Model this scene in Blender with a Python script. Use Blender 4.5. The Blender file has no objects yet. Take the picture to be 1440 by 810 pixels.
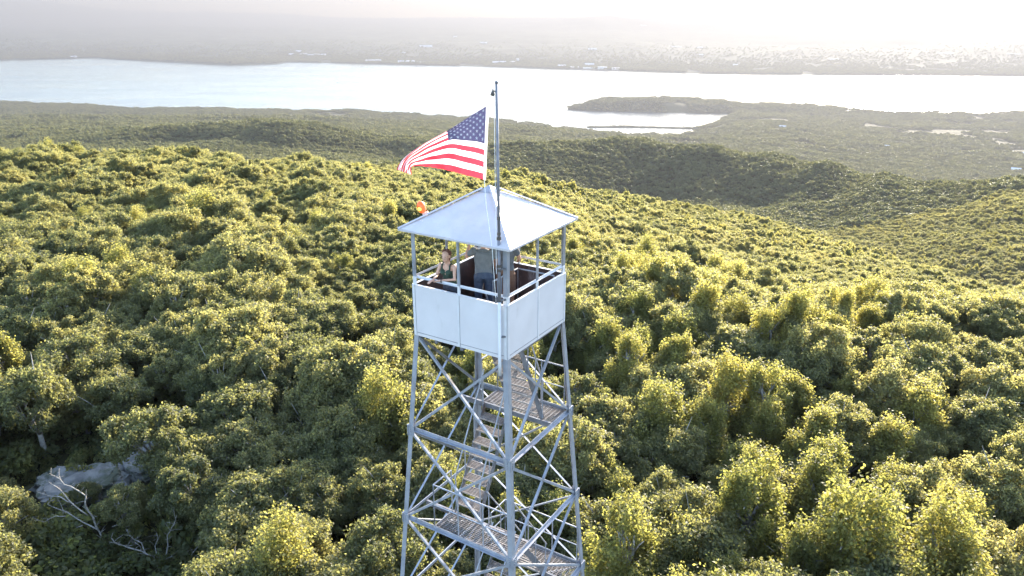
import bpy, bmesh, math, random
import numpy as np
from mathutils import Vector, Matrix, noise as mnoise

# ------------------------------------------------------------------ camera, light, exposure
scene = bpy.context.scene
COL = scene.collection
CAMZ = 510.0
FPX, TH = 1061.0, math.radians(20.43)
cam_d = bpy.data.cameras.new('camera'); cam = bpy.data.objects.new('camera', cam_d); COL.objects.link(cam)
cam.location = (0, 0, CAMZ); cam.rotation_euler = (math.pi/2 - TH, 0, 0)
cam_d.sensor_width = 36; cam_d.lens = 36*FPX/1440
cam_d.clip_start = 0.1; cam_d.clip_end = 200000
scene.camera = cam

SUN_EL, SUN_AZ = math.radians(16.5), math.radians(27.0)      # azimuth from +Y towards +X
HAZE_DENSITY = 1.4e-4
world = bpy.data.worlds.new('World'); scene.world = world; world.use_nodes = True
wn = world.node_tree; bg = wn.nodes['Background']
sky = wn.nodes.new('ShaderNodeTexSky'); sky.sky_type = 'NISHITA'; sky.sun_disc = False
sky.sun_elevation = SUN_EL; sky.sun_rotation = SUN_AZ; sky.altitude = 400
sky.air_density = 1.0; sky.dust_density = 1.2; sky.ozone_density = 1.0
wn.links.new(sky.outputs['Color'], bg.inputs['Color']); bg.inputs['Strength'].default_value = 0.15
sun_d = bpy.data.lights.new('sun', 'SUN'); sun_d.energy = 3.5; sun_d.angle = math.radians(0.6); sun_d.color = (1.0, 0.90, 0.74)
sun = bpy.data.objects.new('sun', sun_d); COL.objects.link(sun)
sdir = Vector((math.sin(SUN_AZ)*math.cos(SUN_EL), math.cos(SUN_AZ)*math.cos(SUN_EL), math.sin(SUN_EL)))
sun.rotation_euler = sdir.to_track_quat('Z', 'Y').to_euler(); sun.location = (0, 0, 900)
vs = scene.view_settings
vs.view_transform = 'Standard'; vs.look = 'None'; vs.exposure = 2.95; vs.gamma = 1.0; vs.use_curve_mapping = False
cy = scene.cycles
cy.max_bounces = 8; cy.diffuse_bounces = 4; cy.glossy_bounces = 2; cy.transmission_bounces = 4
cy.transparent_max_bounces = 8; cy.volume_bounces = 1; cy.use_denoising = True
cy.caustics_reflective = False; cy.caustics_refractive = False; cy.sample_clamp_indirect = 6.0
try: cy.denoiser = 'OPENIMAGEDENOISE'
except Exception: pass

rng = np.random.default_rng(7); random.seed(7)

# ------------------------------------------------------------------ helpers
def tag(o, label=None, cat=None, group=None, kind=None):
    if label: o['label'] = label
    if cat: o['category'] = cat
    if group: o['group'] = group
    if kind: o['kind'] = kind
    return o
def empty(name, loc=(0, 0, 0), rz=0, parent=None):
    o = bpy.data.objects.new(name, None); COL.objects.link(o); o.location = loc; o.rotation_euler = (0, 0, rz)
    o.empty_display_size = .2
    if parent: o.parent = parent
    return o
def link(name, me, parent=None, mats=()):
    for m in mats: me.materials.append(m)
    o = bpy.data.objects.new(name, me); COL.objects.link(o)
    if parent: o.parent = parent
    return o
def np_mesh(name, v, quads, smooth=False, tris=None, mat_idx=None):
    me = bpy.data.meshes.new(name)
    v = np.asarray(v, np.float32); me.vertices.add(len(v)); me.vertices.foreach_set('co', v.ravel())
    q = np.asarray(quads, np.int32).reshape(-1, 4) if quads is not None and len(quads) else np.zeros((0, 4), np.int32)
    t = np.asarray(tris, np.int32).reshape(-1, 3) if tris is not None and len(tris) else np.zeros((0, 3), np.int32)
    loops = np.concatenate([q.ravel(), t.ravel()]); me.loops.add(len(loops)); me.loops.foreach_set('vertex_index', loops)
    starts = np.concatenate([np.arange(len(q))*4, len(q)*4+np.arange(len(t))*3]).astype(np.int32)
    me.polygons.add(len(starts)); me.polygons.foreach_set('loop_start', starts)
    me.polygons.foreach_set('loop_total', np.concatenate([np.full(len(q), 4), np.full(len(t), 3)]).astype(np.int32))
    me.polygons.foreach_set('use_smooth', np.full(len(starts), smooth))
    if mat_idx is not None: me.polygons.foreach_set('material_index', np.asarray(mat_idx, np.int32))
    me.update(); me.validate(); return me

class MB:
    """collects boxes, bars, tubes into ONE mesh"""
    def __init__(s): s.v = []; s.f = []; s.m = []
    def add(s, vs_, fs, m=0):
        b = len(s.v); s.v += [tuple(p) for p in vs_]; s.f += [tuple(b+i for i in f) for f in fs]; s.m += [m]*len(fs)
    def box(s, lo, hi, m=0):
        x0, y0, z0 = lo; x1, y1, z1 = hi
        s.add([(x0,y0,z0),(x1,y0,z0),(x1,y1,z0),(x0,y1,z0),(x0,y0,z1),(x1,y0,z1),(x1,y1,z1),(x0,y1,z1)],
              [(0,3,2,1),(4,5,6,7),(0,1,5,4),(1,2,6,5),(2,3,7,6),(3,0,4,7)], m)
    def prism(s, prof, p0, p1, up, m=0):
        """closed profile (list of (a,b)) swept p0->p1; a along side, b along up"""
        p0 = Vector(p0); p1 = Vector(p1); d = (p1-p0).normalized(); up = Vector(up)
        sd = d.cross(up).normalized(); uu = sd.cross(d).normalized(); n = len(prof)
        vs_ = [p0+sd*a+uu*b for a, b in prof]+[p1+sd*a+uu*b for a, b in prof]
        s.add(vs_, [(i, (i+1) % n, n+(i+1) % n, n+i) for i in range(n)]+[tuple(range(n-1, -1, -1)), tuple(range(n, 2*n))], m)
    def bar(s, p0, p1, w, h, up=(0, 0, 1), m=0):
        s.prism([(-w/2, -h/2), (w/2, -h/2), (w/2, h/2), (-w/2, h/2)], p0, p1, up, m)
    def angle(s, p0, p1, w, t, up, m=0, flip=1):
        pr = [(0, 0), (w*flip, 0), (w*flip, t), (t*flip, t), (t*flip, w), (0, w)]
        if flip < 0: pr = pr[::-1]
        s.prism(pr, p0, p1, up, m)
    def tube(s, pts, rad, n=8, m=0, cap=True):
        pts = [Vector(p) for p in pts]; k = len(pts)
        if not hasattr(rad, '__len__'): rad = [rad]*k
        b = len(s.v); ref = None; rings = []
        for i, p in enumerate(pts):
            d = (pts[min(i+1, k-1)]-pts[max(i-1, 0)]).normalized()
            if ref is None: ref = Vector((0, 0, 1)) if abs(d.z) < .9 else Vector((1, 0, 0))
            sd = d.cross(ref).normalized(); uu = sd.cross(d).normalized(); ref = uu
            rings.append([p+(sd*math.cos(a)+uu*math.sin(a))*rad[i] for a in [2*math.pi*j/n for j in range(n)]])
        vs_ = [q for r in rings for q in r]; fs = []
        for i in range(k-1):
            for j in range(n): fs.append((i*n+j, i*n+(j+1) % n, (i+1)*n+(j+1) % n, (i+1)*n+j))
        if cap: fs += [tuple(range(n-1, -1, -1)), tuple((k-1)*n+j for j in range(n))]
        s.add(vs_, fs, m)
    def lathe(s, prof, c=(0, 0, 0), n=16, m=0):
        c = Vector(c); vs_ = []; fs = []
        for r, z in prof: vs_ += [c+Vector((r*math.cos(2*math.pi*j/n), r*math.sin(2*math.pi*j/n), z)) for j in range(n)]
        for i in range(len(prof)-1):
            for j in range(n): fs.append((i*n+j, i*n+(j+1) % n, (i+1)*n+(j+1) % n, (i+1)*n+j))
        fs += [tuple(range(n-1, -1, -1)), tuple((len(prof)-1)*n+j for j in range(n))]
        s.add(vs_, fs, m)
    def build(s, name, mats, parent=None, smooth=False):
        me = bpy.data.meshes.new(name); me.from_pydata(s.v, [], s.f); me.update()
        if not isinstance(mats, (list, tuple)): mats = [mats]
        o = link(name, me, parent, mats)
        me.polygons.foreach_set('material_index', s.m)
        me.polygons.foreach_set('use_smooth', [smooth]*len(s.f))
        return o

# ------------------------------------------------------------------ materials
def new_mat(name):
    m = bpy.data.materials.new(name); m.use_nodes = True; nt = m.node_tree
    return m, nt, nt.nodes['Principled BSDF']
def rgb(c): return (c[0], c[1], c[2], 1)
def noise_mat(name, c1, c2, scale=3, rough=.6, metal=0, detail=4, bump=0, stain=None, stain_scale=1.2, stain_lo=.58, stain_hi=.72, spec=.5):
    m, nt, bs = new_mat(name); N = nt.nodes; L = nt.links
    tc = N.new('ShaderNodeTexCoord'); nz = N.new('ShaderNodeTexNoise'); nz.inputs['Scale'].default_value = scale; nz.inputs['Detail'].default_value = detail
    L.new(tc.outputs['Object'], nz.inputs['Vector'])
    rp = N.new('ShaderNodeValToRGB'); rp.color_ramp.elements[0].position = .35; rp.color_ramp.elements[1].position = .65
    rp.color_ramp.elements[0].color = rgb(c1); rp.color_ramp.elements[1].color = rgb(c2)
    L.new(nz.outputs['Fac'], rp.inputs['Fac']); out = rp.outputs['Color']
    if stain:
        n2 = N.new('ShaderNodeTexNoise'); n2.inputs['Scale'].default_value = stain_scale; n2.inputs['Detail'].default_value = 8; n2.inputs['Roughness'].default_value = .7
        mp = N.new('ShaderNodeMapping'); mp.inputs['Scale'].default_value = (1, 1, .35); L.new(tc.outputs['Object'], mp.inputs['Vector']); L.new(mp.outputs['Vector'], n2.inputs['Vector'])
        r2 = N.new('ShaderNodeValToRGB'); r2.color_ramp.elements[0].position = stain_lo; r2.color_ramp.elements[1].position = stain_hi
        L.new(n2.outputs['Fac'], r2.inputs['Fac'])
        mx = N.new('ShaderNodeMix'); mx.data_type = 'RGBA'; L.new(r2.outputs['Color'], mx.inputs['Factor']); L.new(out, mx.inputs['A']); mx.inputs['B'].default_value = rgb(stain)
        out = mx.outputs['Result']
    L.new(out, bs.inputs['Base Color'])
    bs.inputs['Roughness'].default_value = rough; bs.inputs['Metallic'].default_value = metal; bs.inputs['Specular IOR Level'].default_value = spec
    if bump:
        bp = N.new('ShaderNodeBump'); bp.inputs['Strength'].default_value = bump; bp.inputs['Distance'].default_value = .02
        L.new(nz.outputs['Fac'], bp.inputs['Height']); L.new(bp.outputs['Normal'], bs.inputs['Normal'])
    return m

def leaf_mat(name, cols, trans=.56, spec=.25, rough=.5, tint=1.0):
    """cols: list of base colours; picks by object random and a large scale noise of position"""
    m, nt, bs = new_mat(name); N = nt.nodes; L = nt.links
    oi = N.new('ShaderNodeObjectInfo'); geo = N.new('ShaderNodeNewGeometry')
    nz = N.new('ShaderNodeTexNoise'); nz.inputs['Scale'].default_value = .03; nz.inputs['Detail'].default_value = 3; L.new(oi.outputs['Location'], nz.inputs['Vector'])
    a = N.new('ShaderNodeMath'); a.operation = 'MULTIPLY_ADD'; L.new(oi.outputs['Random'], a.inputs[0]); a.inputs[1].default_value = .62
    b = N.new('ShaderNodeMath'); b.operation = 'MULTIPLY_ADD'; L.new(nz.outputs['Fac'], b.inputs[0]); b.inputs[1].default_value = 1.1; b.inputs[2].default_value = -.37
    L.new(b.outputs[0], a.inputs[2])
    rp = N.new('ShaderNodeValToRGB'); cr = rp.color_ramp
    cr.elements[0].position = 0; cr.elements[0].color = rgb(cols[0]); cr.elements[1].position = 1; cr.elements[1].color = rgb(cols[-1])
    for i, c in enumerate(cols[1:-1]):
        e = cr.elements.new((i+1)/(len(cols)-1)); e.color = rgb(c)
    L.new(a.outputs[0], rp.inputs['Fac'])
    # leaf by leaf variation
    hv = N.new('ShaderNodeHueSaturation'); L.new(rp.outputs['Color'], hv.inputs['Color'])
    v = N.new('ShaderNodeMapRange'); v.inputs['To Min'].default_value = .75*tint; v.inputs['To Max'].default_value = 1.25*tint; L.new(geo.outputs['Random Per Island'], v.inputs['Value']); L.new(v.outputs['Result'], hv.inputs['Value'])
    h = N.new('ShaderNodeMapRange'); h.inputs['To Min'].default_value = .488; h.inputs['To Max'].default_value = .512
    ml = N.new('ShaderNodeMath'); ml.operation = 'FRACT'; m2 = N.new('ShaderNodeMath'); m2.operation = 'MULTIPLY'; m2.inputs[1].default_value = 7.31
    L.new(geo.outputs['Random Per Island'], m2.inputs[0]); L.new(m2.outputs[0], ml.inputs[0]); L.new(ml.outputs[0], h.inputs['Value']); L.new(h.outputs['Result'], hv.inputs['Hue'])
    L.new(hv.outputs['Color'], bs.inputs['Base Color'])
    bs.inputs['Roughness'].default_value = rough; bs.inputs['Specular IOR Level'].default_value = spec
    tr = N.new('ShaderNodeBsdfTranslucent'); g = N.new('ShaderNodeMix'); g.data_type = 'RGBA'; g.blend_type = 'MULTIPLY'; g.inputs['Factor'].default_value = 1
    L.new(hv.outputs['Color'], g.inputs['A']); g.inputs['B'].default_value = (2.9, 2.7, 1.65, 1); L.new(g.outputs['Result'], tr.inputs['Color'])
    ms = N.new('ShaderNodeMixShader'); ms.inputs['Fac'].default_value = trans
    L.new(bs.outputs[0], ms.inputs[1]); L.new(tr.outputs[0], ms.inputs[2]); L.new(ms.outputs[0], N['Material Output'].inputs['Surface'])
    return m

M = {}
M['oak'] = leaf_mat('oak_leaves', [(.080, .087, .044), (.108, .112, .056), (.136, .136, .068), (.154, .150, .072), (.178, .167, .085)])
M['oak_far_shade'] = leaf_mat('oak_leaves_far_shade', [(.06, .068, .038), (.078, .086, .045), (.1, .105, .053), (.115, .118, .057), (.13, .13, .064)], trans=.3)  # darker, less translucent copy: shade missing inside the coarse far crowns, put into colour
M['aspen'] = leaf_mat('young_leaves', [(.108, .116, .043), (.135, .137, .052), (.158, .154, .058), (.185, .172, .062)], trans=.6)
M['shrub'] = leaf_mat('shrub_leaves', [(.08, .09, .04), (.11, .115, .05), (.14, .14, .06)])
M['bark'] = noise_mat('bark', (.2, .175, .15), (.32, .29, .26), 8, .9, bump=.4)
M['deadwood'] = noise_mat('bleached_wood', (.17, .15, .13), (.3, .27, .24), 6, .8)
M['steel'] = noise_mat('pale_painted_steel', (.25, .26, .30), (.31, .32, .36), 5, .42, .25, stain=(.17, .14, .13), stain_scale=3.5, stain_lo=.54, stain_hi=.72)
M['steel_dark'] = noise_mat('weathered_galvanised_steel', (.12, .12, .135), (.18, .18, .2), 7, .5, .3, stain=(.16, .1, .07), stain_scale=4, stain_lo=.56, stain_hi=.7)
M['grate'] = noise_mat('galvanised_grating', (.21, .18, .17), (.31, .275, .26), 9, .55, .15)
M['paint'] = noise_mat('white_sheet_paint', (.52, .49, .505), (.565, .535, .55), 2.2, .5, stain=(.40, .37, .36), stain_scale=3.5, stain_lo=.60, stain_hi=.80)
M['paint_post'] = noise_mat('light_post_paint', (.52, .505, .52), (.575, .56, .575), 6, .5)
M['roof'] = noise_mat('roof_paint', (.40, .375, .385), (.465, .435, .445), 2.5, .45, stain=(.33, .32, .36), stain_scale=3, stain_lo=.54, stain_hi=.9)
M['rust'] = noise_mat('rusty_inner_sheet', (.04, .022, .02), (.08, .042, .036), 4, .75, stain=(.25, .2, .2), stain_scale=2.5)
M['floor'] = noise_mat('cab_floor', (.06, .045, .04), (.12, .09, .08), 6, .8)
M['pole'] = noise_mat('flagpole_steel', (.13, .13, .15), (.19, .19, .22), 6, .6, .1, stain=(.1, .09, .09), stain_scale=5)
M['rope'] = noise_mat('halyard_rope', (.7, .7, .7), (.8, .8, .8), 30, .8)
M['brass'] = noise_mat('dark_pulley', (.07, .06, .055), (.12, .1, .09), 10, .5, .4)
M['rock'] = noise_mat('granite', (.11, .105, .10), (.21, .20, .185), 1.5, .9, bump=.5, detail=8, stain=(.07, .075, .05), stain_scale=1.1, stain_lo=.5, stain_hi=.6)
M['concrete'] = noise_mat('footing_concrete', (.3, .29, .27), (.4, .39, .36), 4, .9)

# ------------------------------------------------------------------ terrain
cT, sT = math.cos(TH), math.sin(TH)
def R(v):
    y = (v-405)/FPX
    return (sT+y*cT)/(cT-y*sT)
TREE_H = 4.2
NEAR = [(6, 'd', 18.4), (16, 'd', 18.4), (25, 'd', 18.2), (45, 'd', 17.8)]
COLS = {
 -120: [(80,'d',17.5),(112,'v',199),(150,'v',240),(260,'v',260),(450,'v',240),(650,'v',215),(900,'v',200),(1300,'v',185),(1700,'v',175),(2300,'v',165),(3000,'v',157),(3700,'v',147)],
 60: [(80,'d',17.5),(115,'v',200),(150,'v',240),(260,'v',262),(450,'v',235),(650,'v',213),(900,'v',199),(1300,'v',182),(1700,'v',173),(2300,'v',164),(3000,'v',157),(3700,'v',149)],
 250: [(80,'d',18),(112,'v',209),(150,'v',250),(260,'v',270),(450,'v',232),(700,'v',212),(880,'v',203),(936,'v',201),(1000,'v',174),(1400,'v',178),(2200,'v',166),(3200,'v',158),(3900,'v',152)],
 400: [(80,'d',18.5),(128,'v',219),(170,'v',250),(260,'v',262),(450,'v',232),(830,'v',210),(891,'v',205),(930,'v',187),(970,'v',168),(1050,'v',165),(1500,'v',182),(2200,'v',166),(3000,'v',158),(3800,'v',152)],
 560: [(80,'d',19.3),(120,'d',26),(162,'v',240),(230,'v',268),(350,'v',240),(500,'v',228),(700,'v',226),(900,'v',224),(930,'v',222),(965,'v',206),(1000,'v',189),(1300,'v',196),(1800,'v',180),(2600,'v',168),(3600,'v',157)],
 720: [(80,'d',20.5),(120,'d',27),(178,'v',239),(240,'v',268),(400,'v',262),(600,'v',255),(730,'v',245),(790,'v',222),(860,'v',195),(900,'v',193),(1100,'v',215),(1600,'v',200),(2300,'v',180),(3000,'v',170),(3500,'v',166)],
 900: [(60,'d',20),(100,'d',29),(160,'v',296),(230,'v',273),(320,'v',310),(500,'v',306),(700,'v',292),(750,'v',278),(815,'v',232),(875,'v',195),(915,'v',193),(1050,'v',225),(1600,'v',215),(2300,'v',195),(2900,'v',184),(3350,'v',180)],
 990: [(60,'d',20.8),(92,'v',352),(150,'v',320),(250,'v',287),(335,'v',314),(490,'v',304),(640,'v',294),(700,'v',282),(765,'v',238),(825,'v',200),(860,'v',200),(970,'v',235),(1550,'v',225),(2250,'v',198),(2850,'v',181),(3370,'v',175)],
 1165: [(60,'d',22),(85,'v',405),(140,'v',358),(200,'v',332),(250,'v',319),(320,'d',102),(400,'d',124),(480,'v',319),(560,'v',300),(625,'v',280),(665,'v',252),(700,'v',223),(740,'v',223),(860,'v',250),(1500,'v',245),(2100,'v',212),(2650,'v',189),(3200,'v',174),(3900,'v',162)],
 1340: [(60,'d',23),(85,'v',414),(120,'v',389),(160,'v',371),(230,'d',94),(300,'d',112),(350,'v',364),(420,'v',319),(490,'v',281),(550,'v',250),(600,'v',248),(800,'v',278),(1500,'v',265),(1950,'v',232),(2400,'v',208),(2900,'v',187),(3400,'v',174),(3850,'v',166)],
 1080: [(60,'d',21.5),(85,'v',402),(140,'v',347),(200,'v',320),(270,'v',302),(350,'v',318),(480,'v',302),(600,'v',297),(660,'v',290),(715,'v',248),(770,'v',209),(805,'v',209),(900,'v',240),(1500,'v',235),(2200,'v',200),(2800,'v',178),(3400,'v',166),(4000,'v',156)],
 1250: [(60,'d',22.5),(85,'v',408),(130,'v',371),(180,'v',345),(250,'d',94),(330,'d',114),(400,'v',343),(480,'v',304),(540,'v',273),(600,'v',241),(640,'v',241),(800,'v',265),(1500,'v',255),(2000,'v',225),(2500,'v',200),(3000,'v',183),(3500,'v',172),(3900,'v',166)],
 1440: [(60,'d',23.5),(85,'v',420),(110,'v',406),(145,'v',396),(200,'d',90),(260,'d',106),(300,'v',389),(360,'v',336),(430,'v',288),(500,'v',250),(560,'v',248),(800,'v',290),(1500,'v',275),(1900,'v',240),(2300,'v',215),(2800,'v',192),(3300,'v',176),(3800,'v',166)],
 1620: [(60,'d',24),(85,'v',426),(110,'v',413),(140,'v',405),(190,'d',88),(240,'d',101),(280,'v',396),(340,'v',341),(410,'v',291),(480,'v',253),(540,'v',250),(800,'v',290),(1500,'v',275),(1900,'v',240),(2300,'v',215),(2800,'v',192),(3300,'v',176),(3800,'v',166)],
}
LY = np.linspace(math.log(5), math.log(6000), 700)
cols_s = []; prof = []
for u, kn in sorted(COLS.items()):
    ks = NEAR + kn
    xs = [math.log(k[0]) for k in ks]; dz = [k[2] if k[1] == 'd' else k[0]*R(k[2]) for k in ks]
    d = np.interp(LY, xs, dz)
    # smooth the profile a little
    kk = np.array([1, 2, 3, 2, 1.]); kk /= kk.sum(); dp = np.pad(d, 2, mode='edge'); d = np.convolve(dp, kk, 'valid')
    cols_s.append((u-720)/FPX); prof.append(d)
cols_s = np.array(cols_s); prof = np.array(prof)
SHORE_U = [-300, 0, 100, 200, 300, 400, 500, 600, 680, 760, 840, 880, 960, 985, 1010, 1030, 1050, 1080, 1160, 1250, 1440, 1800]
SHORE_Y = [4350, 4350, 4280, 4080, 4080, 4020, 4000, 3820, 3700, 3500, 3310, 3230, 3230, 3380, 3600, 3850, 4120, 4250, 4150, 3950, 3950, 3950]
FAR_U = [-300, 0, 90, 140, 170, 250, 330, 390, 405, 520, 720, 880, 1000, 1200, 1440, 1800]
FAR_V = [86, 85.5, 83, 81.5, 84, 88, 92, 90, 87.5, 90, 95, 100, 104, 106, 107, 108]
def vnoise(x, y, seed=0):
    """smooth value noise, vectorised"""
    xi = np.floor(x).astype(np.int64); yi = np.floor(y).astype(np.int64); fx = x-xi; fy = y-yi
    fx = fx*fx*(3-2*fx); fy = fy*fy*(3-2*fy)
    def h(a, b):
        n = (a*374761393+b*668265263+seed*974634777) & 0x7fffffff; n = ((n ^ (n >> 13))*1274126177) & 0x7fffffff
        return ((n ^ (n >> 16)) & 0xffff)/65535.
    return (h(xi, yi)*(1-fx)+h(xi+1, yi)*fx)*(1-fy)+(h(xi, yi+1)*(1-fx)+h(xi+1, yi+1)*fx)*fy
def sstep(a, b, x): t = np.clip((x-a)/(b-a), 0, 1); return t*t*(3-2*t)
def canopy_drop(x, y):
    r = np.hypot(x, y); yy = np.where(y > .55*r, y, .55*r)         # beside and behind the camera the ground follows the nearest column
    s = np.clip(np.where(y > 0, x/np.maximum(yy, 1e-3), np.sign(x)*1.5), -1.5, 1.5)
    l = np.clip((np.log(np.maximum(yy, 5.))-LY[0])/(LY[1]-LY[0]), 0, len(LY)-1.001)
    li = l.astype(int); lf = l-li
    sc = np.clip(s, cols_s[0], cols_s[-1]-1e-6); ci = np.clip(np.searchsorted(cols_s, sc, side='right')-1, 0, len(cols_s)-2)
    cf = (sc-cols_s[ci])/(cols_s[ci+1]-cols_s[ci]); cf = cf*cf*(3-2*cf)*.6+cf*.4
    a = prof[ci, li]*(1-lf)+prof[ci, li+1]*lf; b = prof[ci+1, li]*(1-lf)+prof[ci+1, li+1]*lf
    return a*(1-cf)+b*cf, s, yy
def far_elev(x, y, s, yy):
    u = 720+s*FPX*1.035; fv = np.interp(u, FAR_U, FAR_V); yb = CAMZ/R(fv)*1.0
    yb = yb+40*(vnoise(u/14., u*0, 3)-.5)
    t = yy-yb
    e = 9*sstep(-30, 60, t)-6*(1-sstep(-30, 60, t))+60*sstep(50, 2600, t)
    e = e+sstep(200, 3000, t)*(70*(vnoise(x/1400., y/1400., 5)-.35)+34*(vnoise(x/420., y/420., 6)-.5)+60*(vnoise(x/3300., y/3300., 8)-.4))
    e = e+np.clip(250*np.exp(-((x-1980)/1500.)**2-((y-17500)/1500.)**2), 0, 300)*(t > 0)
    e = e+900*np.exp(-((x+17500)/3800.)**2-((y-25500)/3200.)**2)*(t > 0)+260*np.exp(-((x+10500)/3600.)**2-((y-28500)/2600.)**2)*(t > 0)
    e = e+18*np.exp(-((u-290)/110.)**2)*np.exp(-((t-260)/260.)**2)
    return e, t
def ground_z(x, y):
    x = np.asarray(x, float); y = np.asarray(y, float)
    d, s, yy = canopy_drop(x, y)
    r = np.hypot(x, y)
    z = CAMZ-d-TREE_H-sstep(60, 900, r)*2
    z = z+(vnoise(x/9., y/9., 1)-.5)*1.3*sstep(40, 160, r)+(vnoise(x/60., y/60., 2)-.5)*7*sstep(150, 600, r)*(1-sstep(3000, 4000, yy))
    u = 720+s*FPX*1.02
    ys = np.interp(u, SHORE_U, SHORE_Y)+60*(vnoise(u/17., u*0, 9)-.5)
    land = 1-sstep(ys-60, ys+60, yy)
    z = np.minimum(z, np.where(yy > 2500, 3+np.maximum(ys-yy, 0)*.07, 1e4))
    z = np.maximum(z, 3.)*land+(-7)*(1-land)
    # peninsula beyond the cove
    top = 34*sstep(768, 870, u)*(1-.6*sstep(930, 1080, u))*(1-sstep(1080, 1190, u))
    yf = np.interp(u, [780, 860, 960, 1040, 1120, 1200], [4130, 4380, 4400, 4330, 4270, 4180])+90*(vnoise(u/9., u*0, 14)-.5); yn = np.interp(u, [780, 830, 900, 1040], [4090, 4010, 3960, 3900])
    pn = (top+3)*sstep(yn, yn+110, yy)*(1-sstep(yf-130, yf, yy))*(u > 769)*(u < 1190); pn = pn*(.7+.6*vnoise(u/22., yy/160., 4))
    z = np.where((yy > 3850) & (yy < 4500) & (u > 760) & (u < 1250), np.maximum(z, pn-3*(pn < 1)-6*(pn < .1)), z)
    fe, t = far_elev(x, y, s, yy)
    return np.where(yy > 5400, fe, z)

def build_terrain():
    az = np.concatenate([np.radians(np.linspace(-180, -46, 40))[:-1], np.radians(np.linspace(-46, 46, 461)), np.radians(np.linspace(46, 180, 40))[1:-1]])
    rr = np.concatenate([[0.01], np.geomspace(2, 30, 25), np.geomspace(30, 1200, 260)[1:], np.geomspace(1200, 3200, 70)[1:], np.linspace(3200, 4600, 70)[1:], np.linspace(4600, 11000, 120)[1:], np.geomspace(11000, 33500, 100)[1:]])
    A, Rr = np.meshgrid(az, rr); X = np.sin(A)*Rr; Y = np.cos(A)*Rr; Z = ground_z(X, Y)
    n = len(az); k = len(rr); idx = np.arange(n*k).reshape(k, n)
    a = idx[:-1]; b = idx[1:]; nx = np.roll(np.arange(n), -1)
    q = np.stack([a, a[:, nx], b[:, nx], b], -1).reshape(-1, 4)[:, ::-1]
    me = np_mesh('terrain', np.stack([X, Y, Z], -1).reshape(-1, 3), q, True)
    return me
m, nt, bs = new_mat('forest_floor'); N = nt.nodes; L = nt.links
tc = N.new('ShaderNodeNewGeometry')
n1 = N.new('ShaderNodeTexNoise'); n1.inputs['Scale'].default_value = .35; n1.inputs['Detail'].default_value = 8; L.new(tc.outputs['Position'], n1.inputs['Vector'])
r1 = N.new('ShaderNodeValToRGB'); r1.color_ramp.elements[0].color = (.035, .032, .018, 1); r1.color_ramp.elements[1].color = (.075, .072, .035, 1); r1.color_ramp.elements[0].position = .35; r1.color_ramp.elements[1].position = .65
L.new(n1.outputs['Fac'], r1.inputs['Fac'])
n2 = N.new('ShaderNodeTexNoise'); n2.inputs['Scale'].default_value = .0035; n2.inputs['Detail'].default_value = 9; n2.inputs['Roughness'].default_value = .68; L.new(tc.outputs['Position'], n2.inputs['Vector'])
r2 = N.new('ShaderNodeValToRGB'); cr = r2.color_ramp; cr.elements[0].position = .36; cr.elements[0].color = (.032, .042, .027, 1); cr.elements[1].position = .74; cr.elements[1].color = (.125, .13, .09, 1)
e = cr.elements.new(.52); e.color = (.045, .054, .034, 1); e = cr.elements.new(.6); e.color = (.068, .078, .045, 1)
L.new(n2.outputs['Fac'], r2.inputs['Fac'])
sx = N.new('ShaderNodeSeparateXYZ'); L.new(tc.outputs['Position'], sx.inputs[0])
mr = N.new('ShaderNodeMapRange'); mr.inputs['From Min'].default_value = 4800; mr.inputs['From Max'].default_value = 5000; L.new(sx.outputs['Y'], mr.inputs['Value'])
mx = N.new('ShaderNodeMix'); mx.data_type = 'RGBA'; L.new(mr.outputs['Result'], mx.inputs['Factor']); L.new(r1.outputs['Color'], mx.inputs['A']); L.new(r2.outputs['Color'], mx.inputs['B'])
L.new(mx.outputs['Result'], bs.inputs['Base Color']); bs.inputs['Roughness'].default_value = .95; bs.inputs['Specular IOR Level'].default_value = .1
M['ground'] = m
terrain = link('terrain', build_terrain(), None, [M['ground']]); tag(terrain, 'wooded hills falling away to a river plain with farmland beyond', 'terrain', kind='structure')

# river
m, nt, bs = new_mat('river_water'); N = nt.nodes; L = nt.links
bs.inputs['Base Color'].default_value = (.05, .07, .08, 1); bs.inputs['IOR'].default_value = 1.45; bs.inputs['Specular IOR Level'].default_value = .9
tc = N.new('ShaderNodeNewGeometry'); mp = N.new('ShaderNodeMapping'); mp.inputs['Scale'].default_value = (.0012, .004, 1); L.new(tc.outputs['Position'], mp.inputs['Vector'])
nz = N.new('ShaderNodeTexNoise'); nz.inputs['Scale'].default_value = 1.0; nz.inputs['Detail'].default_value = 6; L.new(mp.outputs['Vector'], nz.inputs['Vector'])
rr_ = N.new('ShaderNodeMapRange'); rr_.inputs['From Min'].default_value = .35; rr_.inputs['From Max'].default_value = .65; rr_.inputs['To Min'].default_value = .17; rr_.inputs['To Max'].default_value = .26
L.new(nz.outputs['Fac'], rr_.inputs['Value']); L.new(rr_.outputs['Result'], bs.inputs['Roughness'])
M['water'] = m
mb = MB(); mb.add([(-23000, 2000, 0), (23000, 2000, 0), (23000, 24000, 0), (-23000, 24000, 0)], [(0, 1, 2, 3)])
tag(mb.build('river', M['water']), 'wide bright river between wooded banks', 'river', kind='structure')

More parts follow.
